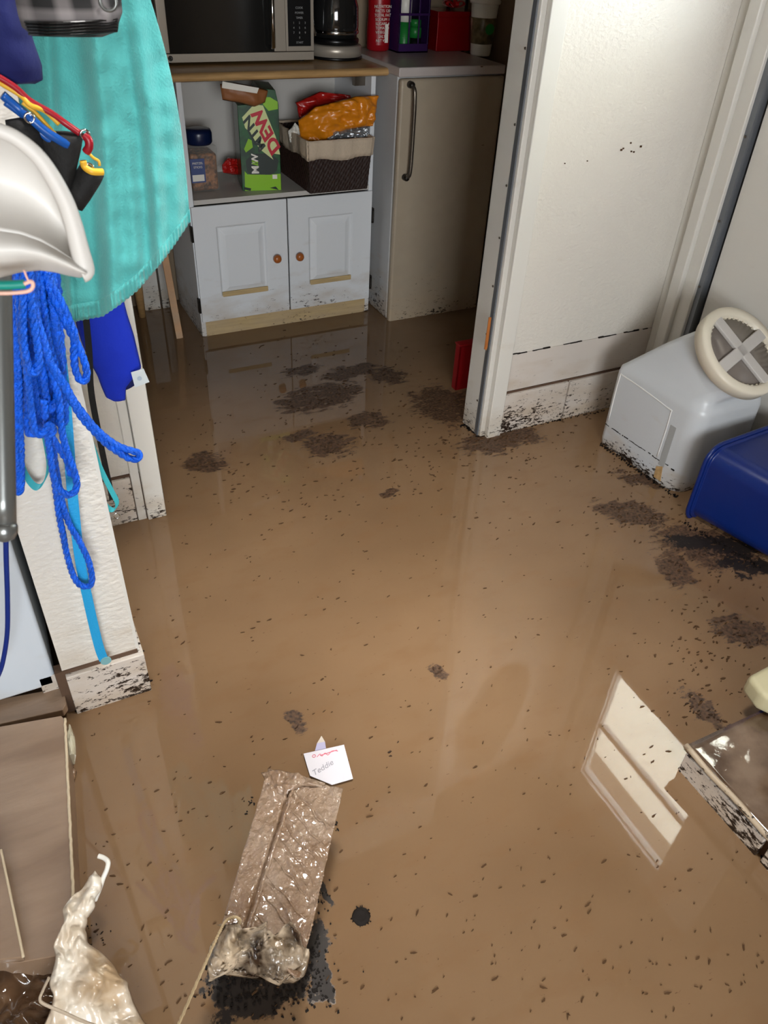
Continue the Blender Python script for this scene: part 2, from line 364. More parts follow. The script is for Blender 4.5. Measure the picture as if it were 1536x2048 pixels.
def loft(bm, rows, up, bulge, nz=.004, nu=14, nv=30, ns=25, seed=0, flat=.15, jag=0):
    """rows: list of (left point, right point); closed pillow bulging towards up"""
    up = Vector(up); rows = [(Vector(a), Vector(b)) for a, b in rows]; n = len(rows)-1; rings = []
    for j in range(nv+1):
        s = j/nv*n; i = min(int(s), n-1); t = s-i; a = rows[i][0].lerp(rows[i+1][0], t); b = rows[i][1].lerp(rows[i+1][1], t)
        e = math.sin(math.pi*min(max(j/nv, .0), 1))**.5 if 0 < j < nv else .12
        top = []; bot = []
        for k in range(nu+1):
            u = k/nu; p = a.lerp(b, u)
            if jag: p = p+Vector((noise.noise(p*38), noise.noise(p*38+Vector((4, 4, 0))), 0))*jag;
            h = math.sin(math.pi*u)**.6 if 0 < k < nu else 0
            d = noise.noise(p*ns+Vector((seed*7.1, 0, 0)))*nz*2 + (abs(noise.noise(p*ns*2.3+Vector((seed, 3, 0)))))*nz*1.5
            top.append(p+up*(h*bulge*e+d*min(1, h*2)))
            bot.append(p-up*(h*bulge*e*flat))
        rings.append([bm.verts.new(q) for q in top+bot[-2:0:-1]])
    m_ = len(rings[0])
    for A, C in zip(rings, rings[1:]):
        for k in range(m_): bm.faces.new((A[k], A[(k+1) % m_], C[(k+1) % m_], C[k]))
    bm.faces.new(rings[0][::-1]); bm.faces.new(rings[-1]); return bm
def rbox(bm, c, sx, sy, sz, ang=0, z0=None, mi=0):
    """box standing on z0, rotated about z; c = centre xy"""
    ca, sa = math.cos(ang), math.sin(ang); P4 = []
    for x, y in ((-sx/2, -sy/2), (sx/2, -sy/2), (sx/2, sy/2), (-sx/2, sy/2)): P4.append((c[0]+x*ca-y*sa, c[1]+x*sa+y*ca, z0))
    return prism(bm, P4, (0, 0, sz), mi)
def text(name, s, m, loc, size, xdir, ydir, parent=None, ext=.0004, shear=0, bold=0, squeeze=1):
    cu = bpy.data.curves.new(name, 'FONT'); cu.body = s; cu.size = size; cu.extrude = ext; cu.shear = shear; cu.offset = bold; cu.align_x = 'CENTER'; cu.align_y = 'CENTER'
    t = bpy.data.objects.new('tmp', cu); COL.objects.link(t)
    dg = bpy.context.evaluated_depsgraph_get(); me = bpy.data.meshes.new_from_object(t.evaluated_get(dg)); bpy.data.objects.remove(t); me.transform(Matrix.Diagonal((squeeze, 1, 1, 1)))
    X = Vector(xdir).normalized(); Y = Vector(ydir); Y = (Y-X*Y.dot(X)).normalized(); Z = X.cross(Y)
    mm = Matrix((X, Y, Z)).transposed().to_4x4(); mm.translation = loc; me.transform(mm)
    me.materials.clear(); me.materials.append(m)
    o = bpy.data.objects.new(name, me); COL.objects.link(o)
    if parent: o.parent = parent; o.matrix_parent_inverse = Matrix.Translation(-parent.location)
    return o

# ================================================================== SETTING
YW = 1.773      # doorway wall
YC = 1.178      # face of the near pillar
XR = 1.945      # right wall with outer door
struct('floor', box(B(), -1.3, 2.4, -2.5, 3.3, -.12, -.05), groutm)
struct('ceiling', box(B(), -1.3, 2.4, -2.5, 3.3, 2.38, 2.45), ceilm)
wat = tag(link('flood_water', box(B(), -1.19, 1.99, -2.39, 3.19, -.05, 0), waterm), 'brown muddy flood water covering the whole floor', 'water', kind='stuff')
struct('wall_left', box(B(), -1.3, -1.2, -2.5, 3.2, -.05, 2.38), wallm)
# back wall, papered tan panelling
struct('wall_back', box(B(), -1.2, 2.3, 3.2, 3.3, -.05, 2.38), wallm)
for px_ in (895, 932): 
    a = P(px_, 12, 3.198)
    struct('trim_back', box(B(), a.x-.004, a.x+.004, 3.19, 3.2, .0, 2.3), black)
# solid wall behind the photographer; its window is only the area lamp before it
bm = B(); box(bm, -1.3, 2.3, -2.5, -2.4, -.05, 2.38)
struct('wall_front', bm, wallm)
# right wall round the outer door
dy0, dy1 = .72, 1.615
bm = B(); box(bm, XR+.05, 2.1, -2.5, dy0, -.05, 2.38); box(bm, XR+.05, 2.1, dy0, dy1, 2.08, 2.38); box(bm, XR+.05, 2.1, dy1, 3.2, -.05, 2.38)
struct('wall_right', bm, wallm)
bm = B(); box(bm, XR-.012, XR+.055, dy1+.03, YW+.0, -.05, 2.2); struct('trim_1', bm, paint, bevel=.004)
bm = B(); box(bm, XR-.03, XR-.01, dy1+.075, dy1+.115, -.05, 2.2); struct('trim_2', bm, paint, bevel=.004)
bm = B(); box(bm, XR+.0, XR+.05, dy1+.012, dy1+.03, -.05, 2.2); struct('trim_3', bm, galv)
bm = B()
for z in (.25, .47, .67, .9, 1.15, 1.4): lathe(bm, (XR-.001, dy1+.024, z), [(.004, 0), (.003, -.002)], 10, (1, 0, 0))
struct('trim_4', bm, darkmetal)
# outer door with window
bm = B(); wy0, wy1, wz0, wz1 = .93, 1.475, 1.17, 1.9
X0, X1 = XR+.02, XR+.06
box(bm, X0, X1, dy0, dy1, .0, wz0); box(bm, X0, X1, dy0, dy1, wz1, 2.08); box(bm, X0, X1, dy0, wy0, wz0, wz1); box(bm, X0, X1, wy1, dy1, wz0, wz1)
door = struct('door_1', bm, paint)
bm = B(); r_ = .03
for (a, b_, c, d) in ((wy0-r_, wy1+r_, wz0-r_, wz0), (wy0-r_, wy1+r_, wz1, wz1+r_), (wy0-r_, wy0, wz0, wz1), (wy1, wy1+r_, wz0, wz1)): box(bm, X0-.012, X0+.01, a, b_, c, d)
box(bm, X0, X0+.02, wy0, wy1, 1.525, 1.555)
link('window_frame', bm, paint, door)
link('window_pane', box(B(), X0+.025, X0+.028, wy0, wy1, wz0, wz1), glassm, door)
tag(link('porch_soffit', box(B(), 2.25, 7.5, -3, 3.4, 2.6, 2.66), soffitm), kind='structure')

# textured wall right of the doorway
xa, xb = 1.356, XR
zt = P(1000, 788, YW).z
struct('wall_doorway_right', box(B(), xa-.02, xb+.05, YW, YW+.1, -.05, 2.38), texwall)
# tile baseboard
struct('trim_5', box(B(), xa, xb, YW-.004, YW, -.05, zt+.004), groutm)
xs = P(1132, 775, YW).x
for i, (a, b_) in enumerate(((xa+.001, xs-.003), (xs+.003, xs+.3), (xs+.306, xb-.013))):
    struct('baseboard_right', box(B(), a, b_, YW-.013, YW-.002, -.04, zt-.003), tilem, bevel=.0015)
# stained skirting board groove above tiles
zc = P(1160, 682, YW).z
struct('trim_6', box(B(), xa, xb-.012, YW-.0035, YW, zt+.008, zc), tilem)
bm = B()
random.seed(3); x = xa
while x < xb-.02:
    l = random.uniform(.004, .03)
    if random.random() < .8: box(bm, x, min(x+l, xb-.015), YW-.0045, YW-.001, zc-random.uniform(.0, .002), zc+random.uniform(.0005, .003))
    x += l
struct('trim_7', bm, silt)
# little scratches left on the plaster
bm = B()
for (px_, py_, s) in ((1243, 300, 4), (1247, 297, 3), (1262, 286, 3), (1282, 293, 4), (1263, 303, 3), (1268, 304, 3), (1130, 327, 2), (1175, 322, 2)):
    a = P(px_, py_, YW-.002); box(bm, a.x-s*.0007, a.x+s*.0007, YW-.003, YW, a.z-s*.0006, a.z+s*.0006)
struct('trim_8', bm, fleckm)
# door jamb post right of the doorway
jx0, jx1 = 1.283, 1.356
bm = B(); box(bm, jx0+.022, jx1, YW-.022, YW+.1, -.05, 2.1); box(bm, jx0, jx0+.022, YW+.02, YW+.1, -.05, 2.1); box(bm, jx0+.004, jx0+.022, YW-.005, YW+.02, -.05, 2.1)
post = struct('trim_9', bm, paint, bevel=.003)
bm = B(); box(bm, jx0-.001, jx0+.008, YW+.006, YW+.022, 0.0, 2.1); st = link('metal_strip', bm, galv, post)
for z in (.12, .35, .5, .64, .78, .93, 1.1):
    lathe(bm := B(), (jx0-.001, YW+.028, z), [(.0035, 0), (.003, -.0015)], 10, (1, 0, 0)); link('screw', bm, darkmetal, post)
a, b_ = P(977, 636, YW-.023), P(990, 697, YW-.023)
prism(bm := B(), [(a.x+.001, YW-.0235, a.z+.002), (a.x+.010, YW-.0235, a.z), (a.x+.0105, YW-.0235, b_.z+.008), (a.x+.007, YW-.0235, b_.z-.002), (a.x+.005, YW-.0235, b_.z+.003), (a.x, YW-.0235, b_.z+.004)], (0, .002, 0))
link('chipped_wood', bm, barewood, post)
# left stub and jamb
sx0, sx1 = .085, .256
ztl = P(280, 945, YW).z
struct('wall_doorway_left', box(B(), -1.2, sx1-.03, YW, YW+.1, -.05, 2.38), texwall)
struct('trim_10', box(B(), .0, sx1-.045, YW-.004, YW, -.05, ztl+.004), groutm)
struct('baseboard_left', box(B(), .085, sx1-.077, YW-.012, YW-.002, -.04, ztl-.003), tilem, bevel=.0015)
bm = B(); box(bm, sx1-.05, sx1, YW-.022, YW+.09, -.05, 2.1); box(bm, sx1-.075, sx1-.052, YW-.014, YW, -.05, 2.1)
pl_ = struct('trim_11', bm, paint, bevel=.003)
link('metal_strip', box(B(), sx1, sx1+.01, YW+.045, YW+.06, 0, 2.1), galv, pl_)
struct('wall_lintel', box(B(), -1.2, XR, YW, YW+.1, 2.1, 2.38), texwall)
# near pillar
cxl, cxr = -.078, .080
ztc = P(215, 1318, YC).z
struct('wall_pillar', box(B(), cxl, cxr-.012, YC, YW, -.05, 2.38), texwall)
struct('trim_12', box(B(), cxr-.012, cxr-.006, YC, YW-.02, ztc, 2.38), paint)
struct('trim_13', box(B(), cxl-.014, cxr-.01, YC-.003, YC+.02, -.05, ztc+.005), groutm)
bm = B(); box(bm, cxl+.004, cxr, YC-.014, YC-.002, -.04, ztc-.004); box(bm, cxr-.010, cxr, YC-.0018, YW-.03, -.04, ztc-.004)
struct('baseboard_pillar', bm, tilem, bevel=.0015)
bm = B(); box(bm, -.125, cxl-.016, YC+.02, YC+.035, -.04, ztc-.02); struct('baseboard_recess', bm, tilem, bevel=.0015)
# tiled step, front right
SA = F(1355, 1530); sx = SA.x; sy1 = SA.y
sz = .068
top0 = F(1400, 1462, sz)
struct('floor_step', box(B(), sx+.006, XR+.05, -.3, sy1-.004, -.05, sz-.012), groutm)
ys = F(1522, 1712).y
for a, b_ in ((ys+.006, sy1-.008), (-.29, ys-.006)):
    struct('baseboard_step', box(B(), sx-.006, sx+.006, a, b_, -.03, sz-.014), tilem, bevel=.002)
bm = B(); grid(bm, lambda u, v: Vector((sx-.004+u*.6, -.3+v*(sy1+.3), sz+.0015*noise.noise(Vector((u*14, v*20, 1))))), 40, 50, (0, 0, -.012))
struct('trim_14', bm, mat('wet_step_top', (120, 100, 82), .05, coat=1, bump=.5, bscale=16, var=.5, vscale=12, tint=(70, 50, 34)), smooth=True)
bm = B(); tube(bm, [Vector((sx-.006, y, sz+.002+.002*math.sin(y*50))) for y in [(-.3+i*.02) for i in range(int((sy1+.3)/.02)+1)]], .006, 8)
struct('trim_15', bm, mat('tile_edge_lip', (176, 160, 138), .5, dirt=(.2, .9)), smooth=True)

# ================================================================== BACK ROOM
# --- kitchen cart
yc, cx0, cx1, ztop = 2.81, .655, 1.372, .885
cart = thing('kitchen_cart', 'white laminate cart with wooden top, open shelf and two muddy panelled doors', 'cart', (1.0, 2.95, 0))
link('side_panel', box(B(), cx0, cx0+.018, yc-.002, 3.16, 0, ztop), cabm, cart, bevel=.002)
link('side_panel', box(B(), cx1-.018, cx1, yc-.002, 3.16, 0, ztop), cabm, cart, bevel=.002)
link('back_panel', box(B(), cx0+.018, cx1-.018, 3.14, 3.155, .05, ztop), cabin, cart)
link('shelf', box(B(), cx0+.018, cx1-.018, yc-.006, 3.14, .499, .515), cabin, cart)
link('bottom_panel', box(B(), cx0+.018, cx1-.018, yc+.02, 3.14, .06, .075), cabin, cart)
bm = B(); prof = [(0, 0), (-.012, .004), (-.018, .012), (-.014, .022), (-.006, .026), (0, .027)]
y0 = yc-.018
pts = [Vector((cx0-.045, y0+a, ztop+b)) for a, b in prof]+[Vector((cx0-.045, 3.17, ztop+.027)), Vector((cx0-.045, 3.17, ztop))]
prism(bm, pts, (cx1-cx0+.08, 0, 0)); link('wooden_top', bm, woodm, cart, bevel=.003)
bm = B(); box(bm, cx0+.018, cx1-.018, yc+.0, yc+.015, 0, .058); link('kickboard', bm, kickm, cart)
seam = P(575, 500, yc).x
def cdoor(x0, x1):
    bm = B(); z0, z1 = .062, .494; yf = yc-.012
    # raised panel built as nested rings
    def ring(mx, d): return [(x0+mx, yf+d, z0+mz_) if False else None for mz_ in ()]
    W, Hh = x1-x0, z1-z0; px0, px1 = x0+W*.235, x1-W*.235; pz0, pz1 = z0+.095, z1-.075
    rings = [(x0, x1, z0, z1, 0), (px0, px1, pz0, pz1, 0), (px0+.006, px1-.006, pz0+.006, pz1-.006, .008), (px0+.013, px1-.013, pz0+.013, pz1-.013, .008), (px0+.032, px1-.032, pz0+.034, pz1-.034, -.0005), (px0+.036, px1-.036, pz0+.038, pz1-.038, .0005)]
    V = [[bm.verts.new(q) for q in ((a, yf+d, c), (b, yf+d, c), (b, yf+d, e), (a, yf+d, e))] for a, b, c, e, d in rings]
    for A, C in zip(V, V[1:]):
        for k in range(4): bm.faces.new((A[k], A[(k+1) % 4], C[(k+1) % 4], C[k]))
    bm.faces.new(V[-1])
    bk = [bm.verts.new((v.co.x, yc-.001, v.co.z)) for v in V[0]]
    for k in range(4): bm.faces.new((V[0][(k+1) % 4], V[0][k], bk[k], bk[(k+1) % 4]))
    bm.faces.new(bk[::-1])
    d = link('door', bm, cabm, cart, bevel=.002)
    # swollen tan lip where the foil has peeled
    b2 = B(); box(b2, px0+.004, px1-.002, yf-.001, yf+.006, pz0-.004, pz0+.016)
    link('peeled_edge', b2, kickm, d, bevel=.003)
    return d
d1 = cdoor(cx0+.004, seam-.0025); d2 = cdoor(seam+.0025, cx1-.004)
for d, px_, py_ in ((d1, 555, 518), (d2, 600, 514)):
    a = P(px_, py_, yc-.03); b2 = B(); lathe(b2, (a.x, yc-.012, a.z), [(.007, 0), (.007, -.008), (.014, -.013), (.0165, -.019), (.014, -.026), (.006, -.030)], 20, (0, 1, 0))
    link('knob', b2, knobm, d, smooth=True)
for x in (cx0-.001, cx1+.001):
    for z in (.4, .13):
        b2 = B(); box(b2, x-.004, x+.004, yc-.014, yc+.004, z-.028, z+.028); lathe(b2, (x, yc-.014, z-.02), [(.004, 0), (.004, .04)], 10); link('hinge', b2, hingem, cart)
b2 = B(); box(b2, cx1-.06, cx1-.018, 2.86, 2.88, ztop-.04, ztop); link('corner_bracket', b2, darkmetal, cart)

# --- microwave
zt_ = ztop+.0275
a = F(325, 132, zt_); yM = a.y; x0, x1 = a.x, P(628, 100, yM).x; zM = zt_+.008
mw = thing('microwave', 'stainless steel microwave with dark glass door on the wooden cart top', 'microwave', ((x0+x1)/2, yM+.02, zt_))
link('housing', box(B(), x0, x1, yM+.02, min(3.19, yM+.33), zM, zM+.29), black, mw, bevel=.004)
xk = P(572, 80, yM).x
zc1 = P(330, 107, yM).z
bm = B(); fx0, fx1, fz0, fz1 = P(335, 60, yM).x, P(548, 60, yM).x, zc1+.001, zM+.265
yf = yM-.0
box(bm, x0, fx0, yf, yf+.02, zc1, zM+.29); box(bm, fx1, xk, yf, yf+.02, zc1, zM+.29); box(bm, fx0, fx1, yf, yf+.02, fz1, zM+.29)
dr = link('door', bm, steel, mw, bevel=.0015)
link('door_glass', box(B(), fx0, fx1, yf+.004, yf+.018, zc1, fz1), blackglass, dr)
hx = P(546, 60, yM-.03).x
bm = B(); tube(bm, [Vector((hx, yM-.002, zc1+.012)), Vector((hx, yM-.03, zc1+.016)), Vector((hx, yM-.032, zc1+.2)), Vector((hx, yM-.002, zc1+.21))], .0075, 12); link('handle', bm, chrome, dr, smooth=True)
link('lower_trim', box(B(), x0, x1, yf, yf+.02, zM, zc1-.002), steel, mw, bevel=.0015)
bm = B(); box(bm, xk+.001, x1, yf, yf+.02, zc1, zM+.29); cp = link('control_panel', bm, steel, mw, bevel=.001)
bx0, bx1 = xk+.008, x1-.012
link('keypad', box(B(), bx0, bx1, yf-.002, yf+.001, zc1+.015, zM+.28), black, cp)
ww = (bx1-bx0)
keyw = mat('key_print', (150, 150, 150), .5)
for i, row in enumerate(['START', '0', '789', '456', '123', 'TIMER', 'POWER', 'COOK']):
    z = zc1+.026+i*.0145
    if len(row) == 3:
        for k, ch in enumerate(row): text('key', ch, keyw, ((bx0+ww*(.25+.25*k)), yf-.0023, z), .009, (1, 0, 0), (0, 0, 1), cp)
    else: text('key', row, keyw, ((bx0+bx1)/2, yf-.0023, z), .009, (1, 0, 0), (0, 0, 1), cp)
a = P(341, 117, yf-.001)
lathe(bm := B(), (a.x, yf-.001, a.z), [(.008, .001), (.008, -.001)], 20, (0, 1, 0)); bd = link('badge', bm, black, mw)
bm = B(); tube(bm, [Vector((a.x+.0045*math.cos(t), yf-.0022, a.z+.0045*math.sin(t))) for t in [k*math.pi/8 for k in range(16)]], .0008, 6, closed=True); link('badge_ring', bm, chrome, bd)
for x in (x0+.03, x1-.03): lathe(bm := B(), (x, yM+.05, zt_), [(.012, 0), (.012, .009)], 14); link('foot', bm, black, mw)
for k in range(2): pass

# --- coffee maker
a = F(688, 121, zt_); cxm, cym = a.x, a.y+.085
rr = (P(737, 100, cym-.02).x-P(640, 100, cym-.02).x)/2
cm = thing('coffee_maker', 'black coffee maker with steel base band beside the microwave', 'coffee maker', (cxm, cym, zt_))
lathe(bm := B(), (cxm, cym, zt_), [(rr+.003, 0), (rr+.004, .006), (rr-.002, .01)], 40); link('base', bm, black, cm, smooth=True)
lathe(bm := B(), (cxm, cym, zt_), [(rr+.001, .009), (rr, .04), (rr-.006, .044)], 40); link('steel_band', bm, steel, cm, smooth=True)
bm = B(); box(bm, cxm-rr-.005, cxm+rr+.01, cym+.05, cym+.13, zt_, zt_+.33); link('body', bm, black, cm, bevel=.01)
lathe(bm := B(), (cxm, cym, zt_), [(rr*.88, .046), (rr*.9, .06), (rr*.86, .064)], 36); link('warming_plate', bm, black, cm, smooth=True)
lathe(bm := B(), (cxm, cym, zt_), [(.02, .065), (rr*.82, .066), (rr*.88, .1), (rr*.86, .16), (rr*.7, .21), (rr*.6, .24)], 40); cf = link('carafe', bm, mat('dark_carafe_glass', (30, 30, 30), .03, coat=1), cm, smooth=True)
lathe(bm := B(), (cxm, cym, zt_), [(rr*.87, .078), (rr*.885, .08), (rr*.885, .088), (rr*.87, .09)], 40); link('carafe_band', bm, chrome, cf, smooth=True)
bm = B(); tube(bm, smoothpath([(cxm-rr*.7, cym-.03, zt_+.2), (cxm-rr*1.1, cym-.05, zt_+.2), (cxm-rr*1.15, cym-.055, zt_+.13), (cxm-rr*1.0, cym-.05, zt_+.075)], 6), .007, 10); link('carafe_handle', bm, chrome, cf, smooth=True)

# --- mini fridge
fx0, fx1, fy = 1.4085, 1.838, 2.682
ft = .925
fr = thing('mini_fridge', 'cream mini fridge with dark bar handle and mud-spattered lower door', 'fridge', (1.6, 2.9, 0))
link('cabinet', box(B(), fx0, fx1, fy+.03, 3.14, 0.0, ft-.02), fridgew, fr, bevel=.006)
link('top_panel', box(B(), fx0-.004, fx1+.004, fy+.012, 3.15, ft-.03, ft), mat('fridge_top_laminate', (186, 176, 172), .3), fr, bevel=.004)
bm = B(); box(bm, fx0, fx1, fy, fy+.03, -.01, ft-.034); fd = link('door', bm, fridgem, fr, bevel=.01, seg=3)
link('door_gasket', box(B(), fx0+.012, fx1-.012, fy+.028, fy+.034, 0.01, ft-.045), hingem, fr)
h0, h1 = P(828, 172, fy-.03), P(820, 358, fy-.03)
hx = (h0.x+h1.x)/2
bm = B(); tube(bm, smoothpath([(hx-.004, fy, h0.z+.002), (hx-.003, fy-.022, h0.z-.004), (hx, fy-.034, h0.z-.03), (hx+.001, fy-.036, (h0.z+h1.z)/2), (hx, fy-.034, h1.z+.03), (hx-.003, fy-.022, h1.z+.006), (hx-.004, fy, h1.z)], 6), .0075, 12)
hd = link('handle', bm, darkmetal, fd, smooth=True)
for z in (h0.z, h1.z): lathe(bm := B(), (hx-.004, fy, z), [(.012, 0), (.011, -.02), (.007, -.026)], 16, (0, 1, 0)); link('handle_mount', bm, hingem, hd, smooth=True)
bm = B(); a = P(966, 290, fy); box(bm, a.x-.006, a.x+.004, fy-.0006, fy, a.z-.0008, a.z+.0008); link('scratch', bm, fleckm, fd); bm = B(); a = P(964, 133, fy); box(bm, a.x-.006, a.x+.004, fy-.0006, fy, a.z-.002, a.z+.001); link('scratch', bm, fleckm, fd)

# --- things on the fridge
zf = ft
a = F(765, 104, zf); r_ = .043
bt = thing('squeeze_bottle', 'red squeeze bottle with white printed label standing on the fridge corner', 'bottle', (a.x, a.y+r_, zf))
c = (a.x, a.y+r_, zf)
lathe(bm := B(), c, [(r_*.8, 0), (r_, .006), (r_*1.02, .07), (r_*.94, .13), (r_*1.0, .18), (r_*.6, .24), (r_*.35, .27)], 30); link('body', bm, redpl, bt, smooth=True)
lathe(bm := B(), c, [(r_*.42, .262), (r_*.42, .29), (.004, .325)], 20); link('cap', bm, whitep, bt, smooth=True)
bm = B(); rl = r_*1.035
def arc(u, v): t = math.radians(-125+u*75); return Vector((c[0]+rl*math.cos(t), c[1]+rl*math.sin(t), zf+.022+v*.13))
grid(bm, arc, 10, 2, (0, -.0004, 0)); lb = link('label', bm, redpl, bt)
for i in range(9):
    s = ['NUTRITION', 'FACTS 120', 'TOTAL FAT', 'SODIUM 1', 'SUGARS 4', 'TOMATO', 'VINEGAR', 'SALT', 'NET WT'][i]
    text('print', s, whitep, (c[0]-.006, c[1]-rl-.001, zf+.145-i*.0135), .013, (1, 0, 0), (0, 0, 1), lb)
box(bm := B(), c[0]+.006, c[0]+.02, c[1]-rl-.0005, c[1]-rl+.006, zf+.03, zf+.09); link('barcode', bm, whitep, lb)
# purple basket
a = F(788, 93, zf); b_ = F(855, 94, zf); yb = min(a.y, 3.0)
px0, px1 = P(796, 95, yb).x, P(856, 95, yb).x
pb = thing('plastic_basket', 'purple plastic basket between the red bottle and the red tin', 'basket', ((px0+px1)/2, yb+.06, zf))
bm = B(); box(bm, px0, px1, yb, yb+.15, zf, zf+.006); box(bm, px0, px0+.004, yb, yb+.15, zf, zf+.24); box(bm, px1-.004, px1, yb, yb+.15, zf, zf+.24); box(bm, px0, px1, yb+.146, yb+.15, zf, zf+.24)
box(bm, px0, px1, yb, yb+.004, zf, zf+.03); box(bm, px0, px1, yb, yb+.004, zf+.225, zf+.24); box(bm, px0, px1, yb-.001, yb+.003, zf+.12, zf+.128)
for k in range(4): x = px0+(px1-px0-.006)*k/3; box(bm, x, x+.006, yb, yb+.004, zf+.03, zf+.225)
link('basket_body', bm, purple, pb, bevel=.001)
for k, (dx, mt, m2, h_, lab) in enumerate(((.32, redpl, greenp, .23, 'red capped spray can in the purple basket'), (.68, greenp, black, .10, 'low green can in the purple basket'))):
    q = (px0+(px1-px0)*dx, yb+.035, zf+.0065)
    t_ = thing('spray_can', lab, 'can', q)
    lathe(bm := B(), q, [(.023, 0), (.024, .004), (.024, h_*.4)], 20); link('lower_band', bm, m2, t_, smooth=True)
    lathe(bm := B(), q, [(.024, h_*.4), (.024, h_*.72), (.016, h_*.76)], 20); link('can_body', bm, whitep if k == 0 else mt, t_, smooth=True)
    lathe(bm := B(), q, [(.021, h_*.76), (.021, h_*.97), (.014, h_)], 20); link('cap', bm, mt, t_, smooth=True)
# red tin with bow
a = F(882, 98, zf); b_ = F(950, 97, zf); ty = min(a.y, 3.02); tx0, tx1 = P(872, 97, ty).x, P(950, 97, ty).x
tn = thing('gift_tin', 'shiny red square tin with a red bow lid on the fridge', 'tin', ((tx0+tx1)/2, ty+.06, zf))
link('tin_body', box(B(), tx0, tx1, ty, min(ty+.16, 3.15), zf, zf+.118), redtin, tn, bevel=.003)
link('lid', box(B(), tx0-.003, tx1+.003, ty-.003, min(ty+.163, 3.152), zf+.112, zf+.132), redtin, tn, bevel=.002)
bm = B(); cb = Vector(((tx0+tx1)/2+.01, ty+.06, zf+.14))
for k in range(7):
    t = k*2*math.pi/7; d = Vector((math.cos(t), math.sin(t), .25)); s = Vector((-math.sin(t), math.cos(t), 0))
    ribbon(bm, [cb, cb+d*.03+Vector((0, 0, .014)), cb+d*.045, cb+d*.02-Vector((0, 0, .004)), cb], s, .014, .0006, 4)
link('bow', bm, redbow, tn)
# travel cup
a = F(970, 113, zf); q = (a.x, a.y+.037, zf)
cu = thing('travel_cup', 'white travel cup with lid and olive green grip sleeve on the fridge', 'cup', q)
lathe(bm := B(), q, [(.036, 0), (0.0385, 0.006), (0.0518, 0.1725)], 36); link('cup_body', bm, whitep, cu, smooth=True)
lathe(bm := B(), q, [(0.04088, 0.039), (0.0434, 0.042), (0.0511, 0.12), (0.049, 0.1245)], 36); sl = link('sleeve', bm, mat('olive_glossy_sleeve', (70, 62, 34), .3, var=.5, vscale=40, tint=(120, 104, 74)), cu, smooth=True)
lathe(bm := B(), (q[0], q[1]-.048, q[2]+.09), [(.018, 0), (.018, -.003)], 24, (0, 1, 0)); link('emblem', bm, greenp, sl)
lathe(bm := B(), q, [(0.0574, 0.168), (0.0588, 0.177), (0.0532, 0.183), (0.0518, 0.21), (0.0462, 0.219), (0.028, 0.216)], 36); link('lid', bm, whitep, cu, smooth=True)
# cables at the back
bm = B(); tube(bm, smoothpath([(1.86, 3.17, 1.3), (1.865, 3.165, 1.0), (1.86, 3.165, .6), (1.87, 3.16, .3)], 6), .004, 8)
tag(link('power_cord', bm, black), 'black power cord running down the wall behind the white travel cup', 'cord')

# --- shelf contents
S = .5155
a = F(386, 387, S); b_ = F(444, 384, S); jw = b_.x-a.x; jc = ((a.x+b_.x)/2, a.y+jw/2+.0)
jr = thing('snack_jar', 'clear square jar of brown pretzels with dark blue lid on cart shelf', 'jar', (jc[0], jc[1], S))
bm = B(); 
rbox(bm, jc, jw, jw, .155, .0, S); link('jar_body', bm, clearp, jr, bevel=.012, seg=3)
rbox(bm := B(), jc, jw-.008, jw-.008, .125, .0, S+.004); link('pretzels', bm, pretzel, jr, bevel=.01, seg=3)
lathe(bm := B(), (jc[0], jc[1], S), [(jw*.40, .152), (jw*.46, .16), (jw*.46, .19), (jw*.42, .2), (.01, .202)], 36); link('lid', bm, bluelid, jr, smooth=True)
bm = B(); box(bm, jc[0]-jw/2-.0, jc[0]-jw/2+jw*.5, jc[1]-jw/2-.0015, jc[1]-jw/2-.0003, S+.035, S+.115); lbj = link('label', bm, labelb, jr)
box(bm := B(), jc[0]-jw/2+.004, jc[0]-jw/2+jw*.45, jc[1]-jw/2-.002, jc[1]-jw/2-.0012, S+.04, S+.062); link('label_panel', bm, whitep, lbj)
for i in range(2): text('print', ['PRETZEL', 'STICKS'][i], whitep, (jc[0]-jw*.24, jc[1]-jw/2-.0018, S+.1-i*.013), .010, (1, 0, 0), (0, 0, 1), lbj)

# soda carton standing on end
a = F(482, 379, S); b_ = F(560, 382, S)
ca = math.atan2(b_.y-a.y, b_.x-a.x)*.45; dw = (b_.xy-a.xy).length
ux = Vector((math.cos(ca), math.sin(ca), 0)); uy = Vector((-math.sin(ca), math.cos(ca), 0)); O = Vector((a.x, a.y-.02, S)); UZ = Vector((0, 0, 1))
ct = thing('soda_carton', 'tall green soda carton standing on end with torn flap, on cart shelf', 'carton', tuple(O))
hC = .285
bm = B(); dp = .15
def cp_(x, y, z): return O+ux*x+uy*y+UZ*z
prism(bm, [cp_(0, 0, 0), cp_(dw, 0, 0), cp_(dw, 0, hC+.0), cp_(dw*.93, 0, hC+.045), cp_(dw*.55, 0, hC+.05), cp_(dw*.3, 0, hC), cp_(0, 0, hC*.99)], uy*dp)
link('carton_body', bm, dewgreen, ct, bevel=.002)
def fp(pts, m, name, lift=.0008, par=ct):
    bm = B(); prism(bm, [cp_(x*dw, -lift, z*hC) for x, z in pts], uy*(lift*.9)); return link(name, bm, m, par)
fp([(.06, .0), (.99, .0), (.99, .2), (.6, .19), (.5, .22), (.15, .2), (.08, .24)], lime, 'lime_panel')
fp([(.14, .24), (.2, .2), (.75, .19), (.9, .24), (.95, .36), (.75, .45), (.3, .44), (.12, .36)], dewblack, 'dark_panel', .0012)
fp([(.02, .02), (.2, .0), (.22, .03), (.04, .05)], dewblack, 'dark_corner', .0012); fp([(.7, .03), (.93, .0), (.85, .045)], dewblack, 'dark_chip', .0012)
